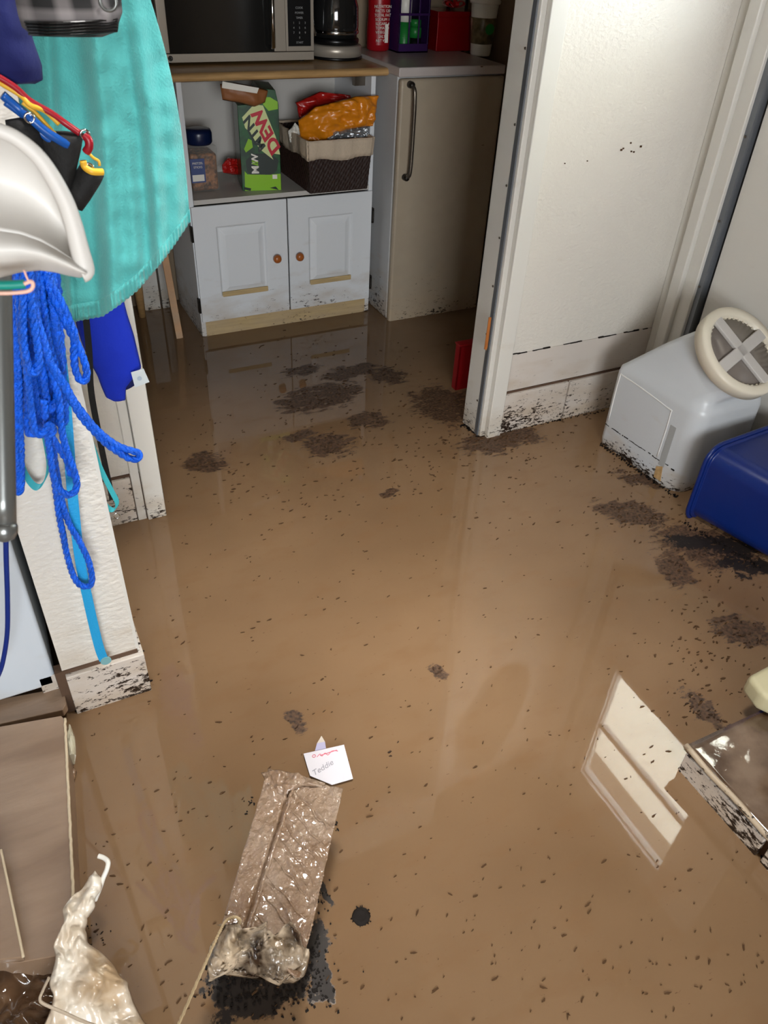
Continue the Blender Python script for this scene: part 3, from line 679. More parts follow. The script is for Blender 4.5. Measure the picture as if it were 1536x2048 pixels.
fp([(.78, .14), (.9, .14), (.9, .19), (.78, .19)], whitep, 'small_label', .0014)
fp([(.1, .5), (.22, .62), (.3, .6), (.32, .52), (.14, .46)], lime, 'lime_shard', .0012)
# slanted logo field
fp([(.10, .86), (.16, .74), (.28, .69), (.48, .5), (.82, .37), (.74, .45), (.995, .43), (.9, .64), (.62, .99), (.4, 1.0)], mat('carton_cream', (206, 214, 150), .35), 'logo_field', .0016)
lx = (ux*.46-UZ*.92); ld = Vector(lx).normalized()
up_l = -ld  # text runs bottom to top
tx = up_l; ty_ = UZ.cross(Vector((0, 0, 0)))
perp = uy.cross(up_l)*1.0
if perp.dot(ux) > 0: perp = -perp
text('logo_letters', 'MTN', dewblack, cp_(.37*dw, -.0022, .69*hC), .044, tuple(up_l), tuple(perp), ct, shear=-.25, bold=.0014, squeeze=1.25)
text('logo_letters', 'DEW', dewred, cp_(.66*dw, -.0022, .72*hC), .058, tuple(up_l), tuple(perp), ct, shear=-.25, bold=.0022, squeeze=1.15)
text('logo_letters', 'M', whitep, cp_(.36*dw, -.002, .255*hC), .036, (0, 0, 1), tuple(-ux), ct, bold=.0010)
text('logo_letters', 'II', lime, cp_(.36*dw, -.002, .325*hC), .03, (0, 0, 1), tuple(-ux), ct, shear=.3, bold=.0010)
text('logo_letters', 'W', whitep, cp_(.36*dw, -.002, .385*hC), .032, (0, 0, 1), tuple(-ux), ct, bold=.0010)
bm = B()
fp([(.62, 1.0), (.75, .93), (.98, .95), (.98, 1.03), (.8, 1.08), (.66, 1.08)], lime, 'flap_stripe', .0014)
# crumpled snack bag lying on top of the carton
rows = [(P(440, 168, 2.84), P(445, 200, 2.84)), (P(470, 165, 2.84), P(478, 206, 2.84)), (P(505, 172, 2.83), P(508, 214, 2.83)), (P(535, 180, 2.83), P(530, 205, 2.83))]
loft(bm := B(), rows, (0, -1, 0), .02, .004, 10, 16, 30, 3); sb = tag(link('snack_bag', bm, brownbag, smooth=True), 'crumpled brown paper snack packet resting on the green carton', 'snack bag')
bm = B(); prism(bm, [P(445, 163, 2.80), P(518, 176, 2.80), P(514, 187, 2.80), P(444, 176, 2.80)], (0, .004, 0)); link('paper_band', bm, whitep, sb)

# woven basket with liner
bx0, bx1, by0, by1 = 1.084, 1.338, 2.748, 3.08
bk = thing('woven_basket', 'dark brown woven basket with cream cloth liner full of snack bags', 'basket', (1.2, 2.9, S))
bm = B(); tz = .175
def bw(i, u, z):   # four walls with woven relief
    t = .002*math.sin(u*60*math.pi/1.6)*(1 if int(z*16) % 2 else -1)
    f_ = -.012*(1-z)
    if i == 0: return Vector((lerp(bx0-f_, bx1+f_, u), by0-f_+t, S+z*tz))
    if i == 1: return Vector((bx0-f_+t, lerp(by1+f_, by0-f_, u), S+z*tz))
    if i == 2: return Vector((bx1+f_+t, lerp(by0-f_, by1+f_, u), S+z*tz))
    return Vector((lerp(bx1+f_, bx0-f_, u), by1+f_+t, S+z*tz))
for i in range(4): grid(bm, lambda u, v, i=i: bw(i, u, v), 64, 16, ((0, .006, 0), (.006, 0, 0), (-.006, 0, 0), (0, -.006, 0))[i])
box(bm, bx0+.012, bx1-.012, by0+.012, by1-.012, S, S+.006)
link('basket_body', bm, wicker, bk, smooth=False)
bm = B()
for i in range(4):
    def lf(u, v, i=i):
        p = bw(i, u, .66+v*.38+.03*(1-v)*math.sin(u*9+i)); out = (Vector((0, -1, 0)), Vector((-1, 0, 0)), Vector((1, 0, 0)), Vector((0, 1, 0)))[i]
        return p+out*(.006+.002*math.sin(u*23+i))
    grid(bm, lf, 30, 4, ((0, .008, 0), (.008, 0, 0), (-.008, 0, 0), (0, -.008, 0))[i])
link('cloth_liner', bm, creamcloth, bk, smooth=True)
def pbag(name, rows, m, label, depth, bulge=.03, seed=0, nzz=.006, cat='snack bag', group=None, obj_=True):
    rr_ = [(P(a[0], a[1], d), P(b[0], b[1], d)) for (a, b, d) in rows]
    bm = B(); loft(bm, rr_, (0, -1, .3), bulge*.8, nzz*1.6, 26, 44, 34, seed); o = link(name, bm, m, smooth=True); return tag(o, label, cat, group)
pbag('snack_bag', [((594, 210), (600, 250), 2.93), ((590, 205), (640, 250), 2.93), ((640, 183), (690, 240), 2.93), ((700, 190), (720, 230), 2.93)], redfoil, 'red snack bag behind the orange bag in the woven basket', 2.93, .02, 1)
ob = pbag('snack_bag', [((596, 240), (604, 290), 2.85), ((630, 214), (640, 288), 2.82), ((665, 205), (690, 262), 2.80), ((710, 193), (725, 255), 2.785), ((756, 190), (746, 252), 2.775)], orange, 'crumpled orange snack bag lying on top of the woven basket', 2.84, .035, 2)
pbag('snack_bag', [((650, 275), (668, 290), 2.80), ((668, 262), (700, 290), 2.80), ((700, 255), (735, 282), 2.80), ((732, 245), (738, 275), 2.80)], greyfoil, 'silver foil packet under the orange bag in woven basket', 2.8, .02, 4)
pbag('paper_napkin', [((576, 262), (580, 285), 2.9), ((590, 245), (602, 288), 2.88), ((604, 260), (612, 290), 2.87)], whitep, 'crumpled white napkin tucked in the left corner of woven basket', 2.88, .015, 5, cat='napkin')
pbag('snack_bag', [((444, 330), (446, 345), 3.0), ((455, 315), (465, 350), 3.0), ((480, 318), (482, 350), 3.0)], redfoil, 'small red packet on cart shelf between jar and green carton', 3.0, .02, 6)

# --- left of the cart: leaning stick and wooden chair, boxes
a, b_ = F(360, 677, 0), P(322, 470, 2.93)
bm = B(); d = (b_-a).normalized(); s = Vector((.013, 0, 0))
prism(bm, [a-s, a+s, a+s+Vector((0, .008, 0)), a-s+Vector((0, .008, 0))], (b_-a)); tag(link('wooden_stick', bm, mat('pale_pine_slat', (196, 150, 108), .55, var=.15, vscale=20, dirt=(.3, .15)), bevel=.001), 'pale wooden slat leaning against the left side of the cart', 'slat')
st = thing('wooden_stool', 'small honey wood stool standing in the water left of the cart', 'stool', (.45, 3.0, 0))
for (px_, py_) in ((303, 590), (262, 585)):
    q = F(px_, py_+8, 0); lathe(bm := B(), q, [(.014, 0), (.018, .12), (.014, .25), (.016, .42)], 14); link('leg', bm, woodm, st, smooth=True)
q = F(303, 598, 0); q2 = F(262, 593, 0)
for q0 in (q, q2):
    lathe(bm := B(), (q0.x, q0.y-.22, 0), [(.014, 0), (.018, .12), (.014, .25), (.016, .42)], 14); link('leg', bm, woodm, st, smooth=True) if q0 is q2 else bm.free()
box(bm := B(), q2.x, q.x, q.y-.01, q.y+.01, .1, .13); link('stretcher', bm, woodm, st, bevel=.004)
box(bm := B(), q2.x-.03, q.x+.03, q2.y-.25, q.y+.03, .42, .445); link('seat', bm, woodm, st, bevel=.006)
for (px0_, px1_, h_, lab) in ((282, 318, .34, 'white flat panel leaning behind the wooden stool'), (322, 336, .3, 'narrow white panel standing between stool and cart')):
    a, b_ = F(px0_, 598, 0), F(px1_, 596, 0); yq = 3.13
    a, b_ = P(px0_, 585, yq), P(px1_, 585, yq)
    tag(link('flat_board', box(B(), a.x, b_.x, yq, yq+.03, -.02, h_), paint, bevel=.002), lab, 'panel')

# --- red bin behind the doorway post
a = F(905, 782, 0); 
rb = thing('plastic_tray', 'red plastic tray standing in the water behind the doorway post', 'tray', (a.x+.06, a.y, 0))
ya = a.y
x0, z1 = a.x+.012, P(912, 694, ya).z
bm = B(); box(bm, x0, x0+.006, ya, ya+.03, -.02, z1); box(bm, x0, x0+.1, ya+.026, ya+.03, -.02, z1); box(bm, x0+.094, x0+.1, ya, ya+.03, -.02, z1); box(bm, x0, x0+.1, ya, ya+.006, -.02, z1); link('tray_body', bm, redpl, rb, bevel=.002)
bm = B(); box(bm, x0-.003, x0+.103, ya-.003, ya+.033, z1-.003, z1+.003); link('rim', bm, redpl, rb, bevel=.002)

# ================================================================== NEAR ROOM, RIGHT
# --- pet food container with slanted screw lid
JL, JB = F(1200, 886), F(1352, 992)
jx, jy1, jy0 = 1.640, 1.598, 1.262
jX1 = 1.925
jg = thing('food_container', 'white plastic pet food container with slanted round screw lid, muddy at the base', 'container', (jx+.14, (jy0+jy1)/2, 0))
bm = B()
def skew(p): return Vector((p.x+(jy1-p.y)*.075*(jX1-p.x)/(jX1-jx), p.y, p.z))
def sec(x0, x1, z, y0, y1, r=.04, n=6):
    out = []
    for (cx_, cy_, a0, q) in ((x1-r, y1-r, 0, r), (x0+r*.6, y1-r*.6, 90, r*.6), (x0+r*1.25, y0+r*1.25, 180, r*1.25), (x1-r, y0+r, 270, r)):
        for k in range(n+1):
            t = math.radians(a0+90*k/n); out.append(skew(Vector((cx_+q*math.cos(t), cy_+q*math.sin(t), z))))
    return out
secs = [sec(jx+.012, jX1-.012, -.03, jy0+.012, jy1-.012), sec(jx+.002, jX1-.004, 0, jy0+.002, jy1-.002), sec(jx, jX1, .02, jy0, jy1), sec(jx, jX1, .26, jy0, jy1), sec(jx+.003, jX1-.003, .278, jy0+.003, jy1-.003), sec(jx+.014, jX1-.014, .291, jy0+.014, jy1-.014)]
LC = Vector((1.800, 1.318, .420)); LA = Vector((.04, -.60, .80)).normalized()
lu = Vector((1, 0, 0)); lu = (lu-LA*lu.dot(LA)).normalized(); lv = LA.cross(lu); LR = .124
def slant(c, r, n=28):
    out = []
    for p in secs[5]:
        d = p-Vector(((jx+jX1)/2, (jy0+jy1)/2, p.z)); t = math.atan2(d.y, d.x); out.append(c+(lu*math.cos(t)+lv*math.sin(t))*r)
    return out
ring_end = slant(LC-LA*.034, LR-.002)
for k in (.25, .5, .75): 
    kk = k**.85
    secs.append([p.lerp(q, kk)+Vector((0, 0, .006*math.sin(math.pi*k))) for p, q in zip(secs[5], ring_end)])
secs.append(ring_end); secs.append(slant(LC, LR))
V = [[bm.verts.new(p) for p in s_] for s_ in secs]; n = len(V[0])
for A, C in zip(V, V[1:]):
    for k in range(n): bm.faces.new((A[k], A[(k+1) % n], C[(k+1) % n], C[k]))
bm.faces.new(V[0][::-1]); bm.faces.new(V[-1])
link('container_body', bm, jugm, jg, smooth=True)
bm = B(); lathe(bm, LC, [(LR+.004, -.022), (LR+.012, -.018), (LR+.013, .010), (LR+.010, .017), (LR-.010, .019), (LR-.017, .014), (LR-.018, .002)], 56, LA); ld_ = link('lid_ring', bm, lidm, jg, smooth=True)
lathe(bm := B(), LC, [(LR-.008, -.002), (LR-.008, .004), (.02, .005)], 48, LA); link('lid_disc', bm, lidin, ld_, smooth=True)
bm = B()
for d1_, d2_ in ((lu, lv), (lv, lu)):
    c45 = (d1_*.94+d2_*.34*(1 if d1_ is lu else -1)).normalized(); s45 = LA.cross(c45)
    for off in (1,):
        p0 = LC-c45*(LR-.01)-s45*.017+LA*.004
        prism(bm, [p0, p0+c45*2*(LR-.01), p0+c45*2*(LR-.01)+s45*.034, p0+s45*.034], LA*.012)
link('lid_cross', bm, mat('frosted_cross_plastic', (196, 192, 188), .3, coat=.3), ld_, bevel=.003)
bm = B()
for k in range(40):
    t = 2*math.pi*k/40; d = lu*math.cos(t)+lv*math.sin(t); s_ = LA.cross(d); p0 = LC+d*(LR-.022)+LA*.004
    prism(bm, [p0-s_*.003, p0+s_*.003, p0+s_*.003+d*.008, p0-s_*.003+d*.008], LA*.005)
link('lid_teeth', bm, lidm, ld_)
# recessed panel outline and side groove moulded into the face
bm = B(); yA, yB = jy0+.10, jy1-.022
def jf(y, z, o=.0): p = skew(Vector((jx, y, z))); return p-Vector((o, 0, 0))
tube(bm, smoothpath([jf(yA, .08), jf(yA, .225), jf(yA+.02, .242), jf(yB-.02, .256), jf(yB, .24), jf(yB, .09)], 5), .0022, 8)
link('moulded_rim', bm, jugrib, jg, smooth=True)
bm = B(); prism(bm, [jf(jy0+.066, .06, -.001), jf(jy0+.088, .06, -.001), jf(jy0+.088, .2, -.001), jf(jy0+.066, .2, -.001)], (-.0022, 0, 0)); link('moulded_groove', bm, mat('jug_groove', (164, 166, 166), .4), jg, bevel=.0008)
bm = B(); prism(bm, [jf(jy0+.062, .012, 0), jf(jy0+.09, .012, 0), jf(jy0+.092, .05, 0), jf(jy0+.07, .062, 0)], (-.0018, 0, 0)); link('tan_stain', bm, mat('tan_mud_stain', (196, 160, 110), .6, var=.3, vscale=60), jg, bevel=.0006)
bm = B(); random.seed(5); y = jy0+.03
while y < jy1-.012:
    l = random.uniform(.003, .016)
    if random.random() < .85:
        z = .073+.005*noise.noise(Vector((y*40, 2, 0))); q = jf(y, z); box(bm, q.x-.0012, q.x+.002, y, y+l, z-random.uniform(.0005, .0015), z+random.uniform(.0005, .002))
    y += l
link('tide_line', bm, silt, jg)

# --- blue bin lying on its side
A1 = F(1357, 1030); 
bn = thing('storage_bin', 'dark blue plastic bin tipped on its side at the right edge', 'bin', (A1.x+.15, A1.y-.1, 0))
# mouth rim faces left-back; axis runs towards the right and slightly to the front
bn_ax = (F(1536, 1135)-F(1362, 1035)).normalized(); 
side = Vector((-bn_ax.y, bn_ax.x, 0)); 
if side.y < 0: side = -side
base = F(1362, 1034)+side*.004+bn_ax*.004
upv = Vector((0, 0, 1))
def binsec(s, w0, h0, r=.05, n=6, grow=0):
    c = base+bn_ax*s+side*(.005); out = []
    w0 += grow; h0 += grow
    for (a_, b2_, t0) in ((w0-r, h0-r, 0), (r-grow, h0-r, 90), (r-grow, r-grow, 180), (w0-r, r-grow, 270)):
        for k in range(n+1):
            t = math.radians(t0+90*k/n); out.append(c+side*(a_+r*math.cos(t))+upv*(b2_+r*math.sin(t)+.0))
    return out
bm = B(); BW, BH = .325, .235; side = Vector((.996, .075, 0))
secs = [binsec(0, BW, BH, grow=.006), binsec(.016, BW, BH, grow=.006), binsec(.017, BW, BH), binsec(.32, BW-.02, BH-.01), binsec(.33, BW-.03, BH-.02)]
inn = [binsec(.0, BW-.004, BH-.004, grow=0), binsec(.31, BW-.03, BH-.02)]
V = [[bm.verts.new(p) for p in s_] for s_ in secs]; VI = [[bm.verts.new(p+side*.002+upv*.002) for p in s_] for s_ in inn]; n = len(V[0])
for A, C in list(zip(V, V[1:]))+[(V[0], VI[0]), (VI[0], VI[1])]:
    for k in range(n): bm.faces.new((A[k], A[(k+1) % n], C[(k+1) % n], C[k]))
bm.faces.new(V[-1]); bm.faces.new(VI[1])
link('bin_body', bm, binm, bn, smooth=False, bevel=.003)
bm = B(); tube(bm, [p for p in binsec(.008, BW, BH, grow=.009)], .006, 8, closed=True); link('rim', bm, binm, bn, smooth=True)

# --- cream object on the step
a = F(1508, 1420, sz+.003)
bm = B(); z0 = sz+.004; b_ = F(1536, 1455, z0)
prism(bm, [(a.x, a.y+.0, z0), (a.x+.02, a.y-.035, z0), (a.x+.2, a.y-.035, z0), (a.x+.2, a.y+.06, z0), (a.x+.012, a.y+.05, z0)], (0, 0, .05))
tag(link('plastic_tub', bm, creamobj, bevel=.012, seg=3), 'cream plastic tub corner standing on the wet tiled step', 'tub')
# rug under water near the step is not visible; black peel of mud beside the step
bm = B()
# ================================================================== FLOATING THINGS
# --- muddy carton in the middle
zb = .15
TL, TR, BR, BL = F(535, 1542, zb), F(686, 1578, zb), F(600, 1958, zb), F(428, 1900, zb)
cbn = thing('muddy_carton', 'plastic-wrapped carton coated in wet brown mud, floating in the foreground', 'carton', tuple((TL+BR)/2-Vector((0, 0, zb))))
def bx_pt(u, v):
    l = TL.lerp(BL, v); r = TR.lerp(BR, v); return l.lerp(r, u)
def bx_fn(u, v):
    p = bx_pt(u, v); e = min(u, 1-u, v*2, (1-v)*2)*8
    z = 0
    g = .36-.10*v
    z -= .010*math.exp(-((u-g)/.022)**2)
    if u > g+.03: z += .0025*math.sin((v*9+u*3.2)*2*math.pi)*max(0, math.sin(u*7))*.6+.0030*max(0, 1-abs(((v*5.2-u*1.9) % 1)-.5)*14)
    z += .0016*noise.noise(p*34)+.0020*noise.noise(p*80)+.003*abs(noise.noise(p*130))*max(0, noise.noise(p*11+Vector((3, 0, 0)))*2)
    if v > .8: z += (v-.8)*.02*noise.noise(p*60)*3
    if v < .14 and u < .45: z += .010*abs(noise.noise(p*70))
    edge = .0045*noise.noise(p*45+Vector((5, 0, 0)))
    return p+Vector((edge, edge, z))
bm = B(); grid(bm, bx_fn, 60, 130)
top = list(bm.verts)
bm.verts.ensure_lookup_table(); W_ = 61
ring = [j*W_ for j in range(131)]+[130*W_+i for i in range(1, 61)]+[j*W_+60 for j in range(129, -1, -1)]+[i for i in range(59, 0, -1)]
tv = list(bm.verts)
low = [bm.verts.new((TL+BR)/2*.22+Vector((tv[i].co.x, tv[i].co.y, 0))*.78+Vector((-.0, .02, -.01-zb*.22))) for i in ring]
bm.verts.ensure_lookup_table()
for k in range(len(ring)):
    a, b_ = ring[k], ring[(k+1) % len(ring)]; bm.faces.new((tv[a], tv[b_], low[(k+1) % len(ring)], low[k]))
link('wrapped_panel', bm, mudbox, cbn, smooth=True)
# raised fold line
bm = B(); tube(bm, [bx_fn(.36-.10*v+.035, v)+Vector((0, 0, .001)) for v in [.04+k*.84/40 for k in range(41)]], .003, 8); link('fold', bm, mudbox, cbn, smooth=True)
bm = B()
random.seed(9)
for k in range(8):
    v0 = .08+k*.1; pts = []
    for t in range(9):
        u = .36-.10*v0+.05+(.95-(.36-.1*v0)-.08)*t/8; v = min(.97, v0+(.16+.03*random.random())*t/8); pts.append(bx_fn(u, v)+Vector((0, 0, .0005)))
    tube(bm, smoothpath(pts, 3), lambda t: .0009+.0012*math.sin(math.pi*t), 6)
link('wrinkle', bm, mudbox, cbn, smooth=True)
# beaded wet edge
bm = B()
for k in range(70):
    v = random.random(); s_ = random.choice((0, 1)); p = bx_fn(.012 if s_ == 0 else .988, v); r = random.uniform(.0012, .003); lathe(bm, p+Vector((0, 0, -.001)), [(r*.6, -r*.4), (r, 0), (r*.8, r*.5), (r*.2, r)], 8)
tag(link('mud_beads', bm, mudbox, cbn, smooth=True), kind='stuff')
# crumpled film at lower end
rows = [(F(440, 1848, .155), F(600, 1862, .155)), (F(436, 1868, .16), F(618, 1885, .157)), (F(430, 1890, .16), F(614, 1920, .155)), (F(422, 1925, .14), F(608, 1958, .145)), (F(440, 1958, .11), F(600, 1968, .12))]
loft(bm := B(), rows, (0, -.2, 1), .010, .016, 60, 50, 44, 8, .3, .022); link('crumpled_film', bm, mat('pale_crumpled_film', (196, 176, 150), .2, coat=.5, bump=1, bscale=50, var=.8, vscale=22, tint=(50, 36, 26)), cbn, smooth=True)
rows = [(F(522, 1545, .152), F(545, 1585, .152)), (F(560, 1540, .157), F(575, 1590, .152)), (F(600, 1550, .155), F(605, 1572, .152)), (F(650, 1566, .151), F(650, 1576, .151))]
loft(bm := B(), rows, (0, -.2, 1), .006, .006, 24, 30, 45, 4, .3); link('torn_end', bm, mudbox, cbn, smooth=True)

# twine
bm = B(); pts = [F(352, 2060, .24), F(385, 1985, .215), F(418, 1910, .19), F(440, 1862, .172), F(452, 1842, .166), F(468, 1834, .166), F(480, 1840, .162), F(478, 1850, .158)]
rope(bm, pts, .0022, 8, .01); tag(link('twine', bm, twinem), 'pale twine hooked over the near end of the muddy carton', 'twine')
# paper tag
zt2 = .006
c4 = [F(607, 1508, zt2), F(688, 1490, zt2), F(706, 1558, zt2), F(664, 1570, zt2), F(620, 1552, zt2)]
tg = thing('paper_tag', 'white handwritten paper tag on the water beside the muddy carton', 'tag', tuple(c4[0].lerp(c4[2], .5)-Vector((0, 0, zt2))))
prism(bm := B(), c4, (0, 0, .0012)); link('card', bm, paperm, tg)
ux_ = (c4[1]-c4[0]).normalized(); uy_ = Vector((-ux_.y, ux_.x, 0))
prism(bm := B(), [F(630, 1502, .008), F(652, 1497, .008), F(650, 1484, .008), F(634, 1487, .008)], (0, 0, .001)); link('tape_loop', bm, mat('lilac_tape', (176, 172, 200), .3), tg)
prism(bm := B(), [F(634, 1487, .007), F(650, 1484, .007), F(643, 1472, .007)], (0, 0, .001)); link('paper_tip', bm, mat('cream_tip', (200, 190, 176), .5), tg)
text('handwriting', 'Teddie', greyink, F(645, 1536, .0076), .017, tuple((F(665, 1527)-F(630, 1548)).normalized()), (0, 1, 0), tg, .0001, .3)
bm = B(); q0 = F(628, 1512, .0078); tube(bm, [q0+Vector((.0035*math.cos(t), .003*math.sin(t), 0)) for t in [k*math.pi/6 for k in range(12)]], .0006, 6, closed=True)
tube(bm, smoothpath([F(634, 1514, .0078), F(640, 1508, .0078), F(644, 1512, .0078), F(650, 1506, .0078), F(656, 1510, .0078), F(664, 1502, .0078), F(676, 1502, .0078)], 4), .0006, 6)
tube(bm, [F(640, 1511, .0078), F(674, 1500, .0078)], .0006, 6); link('pink_writing', bm, pinkink, tg)

# --- mud flecks drifting on the water (uncountable)
random.seed(21)
bm = B()
def fleck(bm, c, a, b, ang, n=9, h=.0012):
    pts = []
    for k in range(n):
        t = 2*math.pi*k/n; r = 1+random.uniform(-.38, .38); x, y = a*r*math.cos(t), b*r*math.sin(t)
        pts.append(Vector((c.x+x*math.cos(ang)-y*math.sin(ang), c.y+x*math.sin(ang)+y*math.cos(ang), .0002)))
    prism(bm, pts, (0, 0, h))
def inwater(p): return not (cxl-.03 < p.x < cxr+.01 and p.y > YC-.02) and p.x < XR-.02 and not (p.x > sx-.02 and p.y < sy1+.02)
for k in range(760):
    px_, py_ = random.uniform(160, 1530), random.uniform(680, 2040)
    p = F(px_, py_)
    if not inwater(p) or (px_ < 330 and py_ < 1050): continue
    s_ = random.choice((.0012, .0015, .0018, .002, .003)); ang = math.radians(random.gauss(12, 22))
    fleck(bm, p, s_*random.uniform(1, 2.2), s_*.55, ang)
# denser drift near the doorway post, container and right side
for (cx_, cy_, sx_, sy_, n) in ((1000, 880, 110, 40, 120), (880, 830, 70, 50, 60), (1430, 1250, 60, 110, 110), (1300, 1030, 70, 30, 60), (720, 900, 130, 50, 90), (760, 1000, 150, 40, 60), (440, 930, 70, 40, 50), (970, 868, 30, 10, 60), (1275, 945, 55, 12, 60), (640, 720, 120, 40, 60), (1400, 1360, 50, 40, 40)):
    for k in range(n):
        px_, py_ = random.gauss(cx_, sx_), random.gauss(cy_, sy_)
        if px_ > 1534 or py_ < 650: continue
        p = F(px_, py_)
        if not inwater(p): continue
        s_ = random.uniform(.0015, .004); fleck(bm, p, s_*random.uniform(1, 2), s_*.6, math.radians(random.gauss(8, 25)))
tag(link('mud_flecks', bm, fleckm), 'dark mud flecks drifting on the brown flood water', 'mud', kind='stuff')
# --- scum rafts: broken clusters with their own outlines
def raft(bm, cx_, cy_, a, b, ang, n, seed, ring=False, smin=.002, smax=.006):
    random.seed(seed); c = F(cx_, cy_)
    ex = (F(cx_+a, cy_)-c).length; ey = (F(cx_, cy_+b)-c).length
    for k in range(n//3):
        t = random.uniform(0, 2*math.pi); r = math.sqrt(random.random()) if not ring else random.uniform(.8, 1.0)
        x, y = ex*r*math.cos(t), ey*r*math.sin(t); s_ = random.uniform(smin, smax)
        p = c+Vector((x*math.cos(ang)-y*math.sin(ang), x*math.sin(ang)+y*math.cos(ang), 0))
        if noise.noise(p*28+Vector((seed, 0, 0))) < -.12 and not ring: continue
        fleck(bm, p, s_*random.uniform(1, 2.2), s_*.6, random.gauss(.1, .4), 9, random.uniform(.0008, .0016))
bm = B()
for i, (cx_, cy_, a, b, ang, n, rg) in enumerate((
        (640, 795, 88, 22, .15, 260, 0), (700, 745, 60, 12, .1, 60, 0), (600, 740, 42, 10, 0, 36, 0), (775, 752, 36, 18, .1, 90, 0),
        (655, 890, 45, 22, .1, 190, 0), (735, 842, 36, 16, .2, 120, 0), (600, 872, 36, 8, .1, 50, 0), (410, 925, 32, 24, .5, 80, 0), (782, 985, 20, 9, .4, 30, 0),
        (1265, 1030, 65, 20, -.75, 130, 0), (1350, 1140, 30, 34, -.6, 60, 0), (1420, 1120, 90, 34, -.55, 200, 0), (1480, 1260, 46, 26, -.6, 70, 0), (590, 1440, 9, 22, .2, 16, 0), (876, 1342, 7, 18, .2, 18, 0), (790, 1500, 22, 12, .4, 14, 0), (1400, 1420, 22, 44, .1, 110, 0))):
    raft(bm, cx_, cy_, a, b, ang, n, 40+i, rg, .0012, .0042)
tag(link('mud_scum', bm, scumm), 'broken rafts of dark mud scum floating in the doorway and by the container', 'mud', kind='stuff')
# round pat
bm = B(); random.seed(3); c = F(722, 1833)
lathe(bm, c+Vector((0, 0, .0003)), [(.0155, 0), (.0145, .0015), (.009, .0022), (.003, .0018)], 26)
for v in bm.verts: v.co.x += .0018*noise.noise(v.co*300); v.co.y += .0018*noise.noise(v.co*300+Vector((9, 0, 0)))
for k in range(30): t = random.random()*6.28; p = c+Vector((math.cos(t), math.sin(t), 0))*random.uniform(.012, .018); fleck(bm, p, .0016, .001, t)
tag(link('mud_pat', bm, silt), 'small round black clump of mud right of the muddy carton', 'mud')
# black silt under and beside the carton
bm = B(); random.seed(12)
for (cx_, cy_, sx_, sy_, n, s0) in ((540, 1985, 60, 22, 260, .007), (615, 1900, 22, 50, 260, .005), (470, 1960, 36, 22, 200, .007), (640, 1790, 8, 16, 40, .004), (500, 1605, 8, 12, 20, .006), (674, 1655, 5, 8, 14, .005), (620, 1960, 22, 22, 120, .005), (190, 1868, 14, 16, 30, .004)):
    for k in range(n//2):
        p = F(random.gauss(cx_, sx_), random.gauss(cy_, sy_)); s_ = s0*random.uniform(.15, .5); fleck(bm, p, s_, s_*.7, random.random()*3, 11, .0009+random.random()*.001)
tag(link('black_silt', bm, silt), 'feathery black silt spreading around the near end of the muddy carton', 'mud', kind='stuff')
# black mud fringe where things stand in the water
bm = B(); random.seed(8)
def fringe(p0, p1, n, w_=.006, s0=.004):
    for k in range(n):
        p = p0.lerp(p1, random.random())+Vector((random.gauss(0, w_), random.gauss(0, w_*.6), 0)); s_ = s0*random.uniform(.3, 1.2); fleck(bm, p, s_*1.3, s_*.6, random.gauss(.1, .4), 8, .0022)
fringe(F(925, 850), F(965, 872), 60); fringe(F(965, 872), F(1210, 822), 110, .004, .003); fringe(F(1200, 888), F(1352, 994), 130, .004, .0035); fringe(F(160, 1422), F(300, 1376), 30, .003, .003)
fringe(F(300, 1376), F(280, 1300), 14, .003, .003); fringe(F(1365, 1045), F(1530, 1140), 90, .006, .003); fringe(F(1358, 1535), F(1536, 1728), 60, .003, .003); fringe(F(300, 1022), F(328, 1015), 26, .003, .003)
tag(link('mud_fringe', bm, silt), 'black mud fringe lining the edges of walls and containers at the waterline', 'mud', kind='stuff')

# ================================================================== NEAR ROOM, LEFT
# --- white appliance
ax1 = F(131, 1340, .075).x-.0; AY = YC+.02
ax1 = min(P(128, 1320, AY).x, cxl-.016)
apz = P(60, 1385, AY).z
ap = thing('white_appliance', 'tall white appliance with muddy lower edge beside the pillar', 'appliance', (-.4, AY+.2, 0))
link('body', box(B(), -.8, ax1, AY, AY+.5, apz, 1.6), appl, ap, bevel=.008, seg=3)
link('plinth', box(B(), -.8, ax1-.02, AY+.03, AY+.5, -.03, apz-.002), mat('grey_plinth', (112, 100, 92), .5, dirt=(.2, .6)), ap)
# --- cardboard sheets, bottom left
def sheet(name, pts, zs, th, label, m=mudcard, cat='cardboard'):
    q = [F(a, b, z) for (a, b), z in zip(pts, zs)]
    bm = B(); prism(bm, q, (0, 0, -th)); o = link(name, bm, m, bevel=.002); return tag(o, label, cat), q
s1, q = sheet('cardboard_box', [(-60, 1463), (122, 1431), (130, 1438), (152, 1905), (40, 1925), (-60, 1925)], [.07]*6, .09, 'large wet brown cardboard box lying by the lower left edge')
bm = B(); tube(bm, [q[2].lerp(q[3], k/60)+Vector((.0015*noise.noise(Vector((k*.7, 0, 0))), 0, .001)) for k in range(61)], .0028, 8); link('wet_edge', bm, cardedge, s1, smooth=True)
s2, q2 = sheet('cardboard_flap', [(-60, 1408), (128, 1374), (133, 1408), (125, 1420), (-60, 1462)], [.055, .055, .05, .05, .05], .02, 'narrow muddy cardboard flap between white appliance and large wet box')
s3, q3 = sheet('cardboard_sheet', [(-60, 1640), (2, 1700), (47, 1915), (-60, 1925)], [.092]*4, .012, 'second muddy cardboard sheet lying on the large wet box')
bm = B(); tube(bm, [q3[1].lerp(q3[2], k/30)+Vector((0, 0, .0005)) for k in range(31)], .0022, 8); link('wet_edge', bm, cardedge, s3, smooth=True)
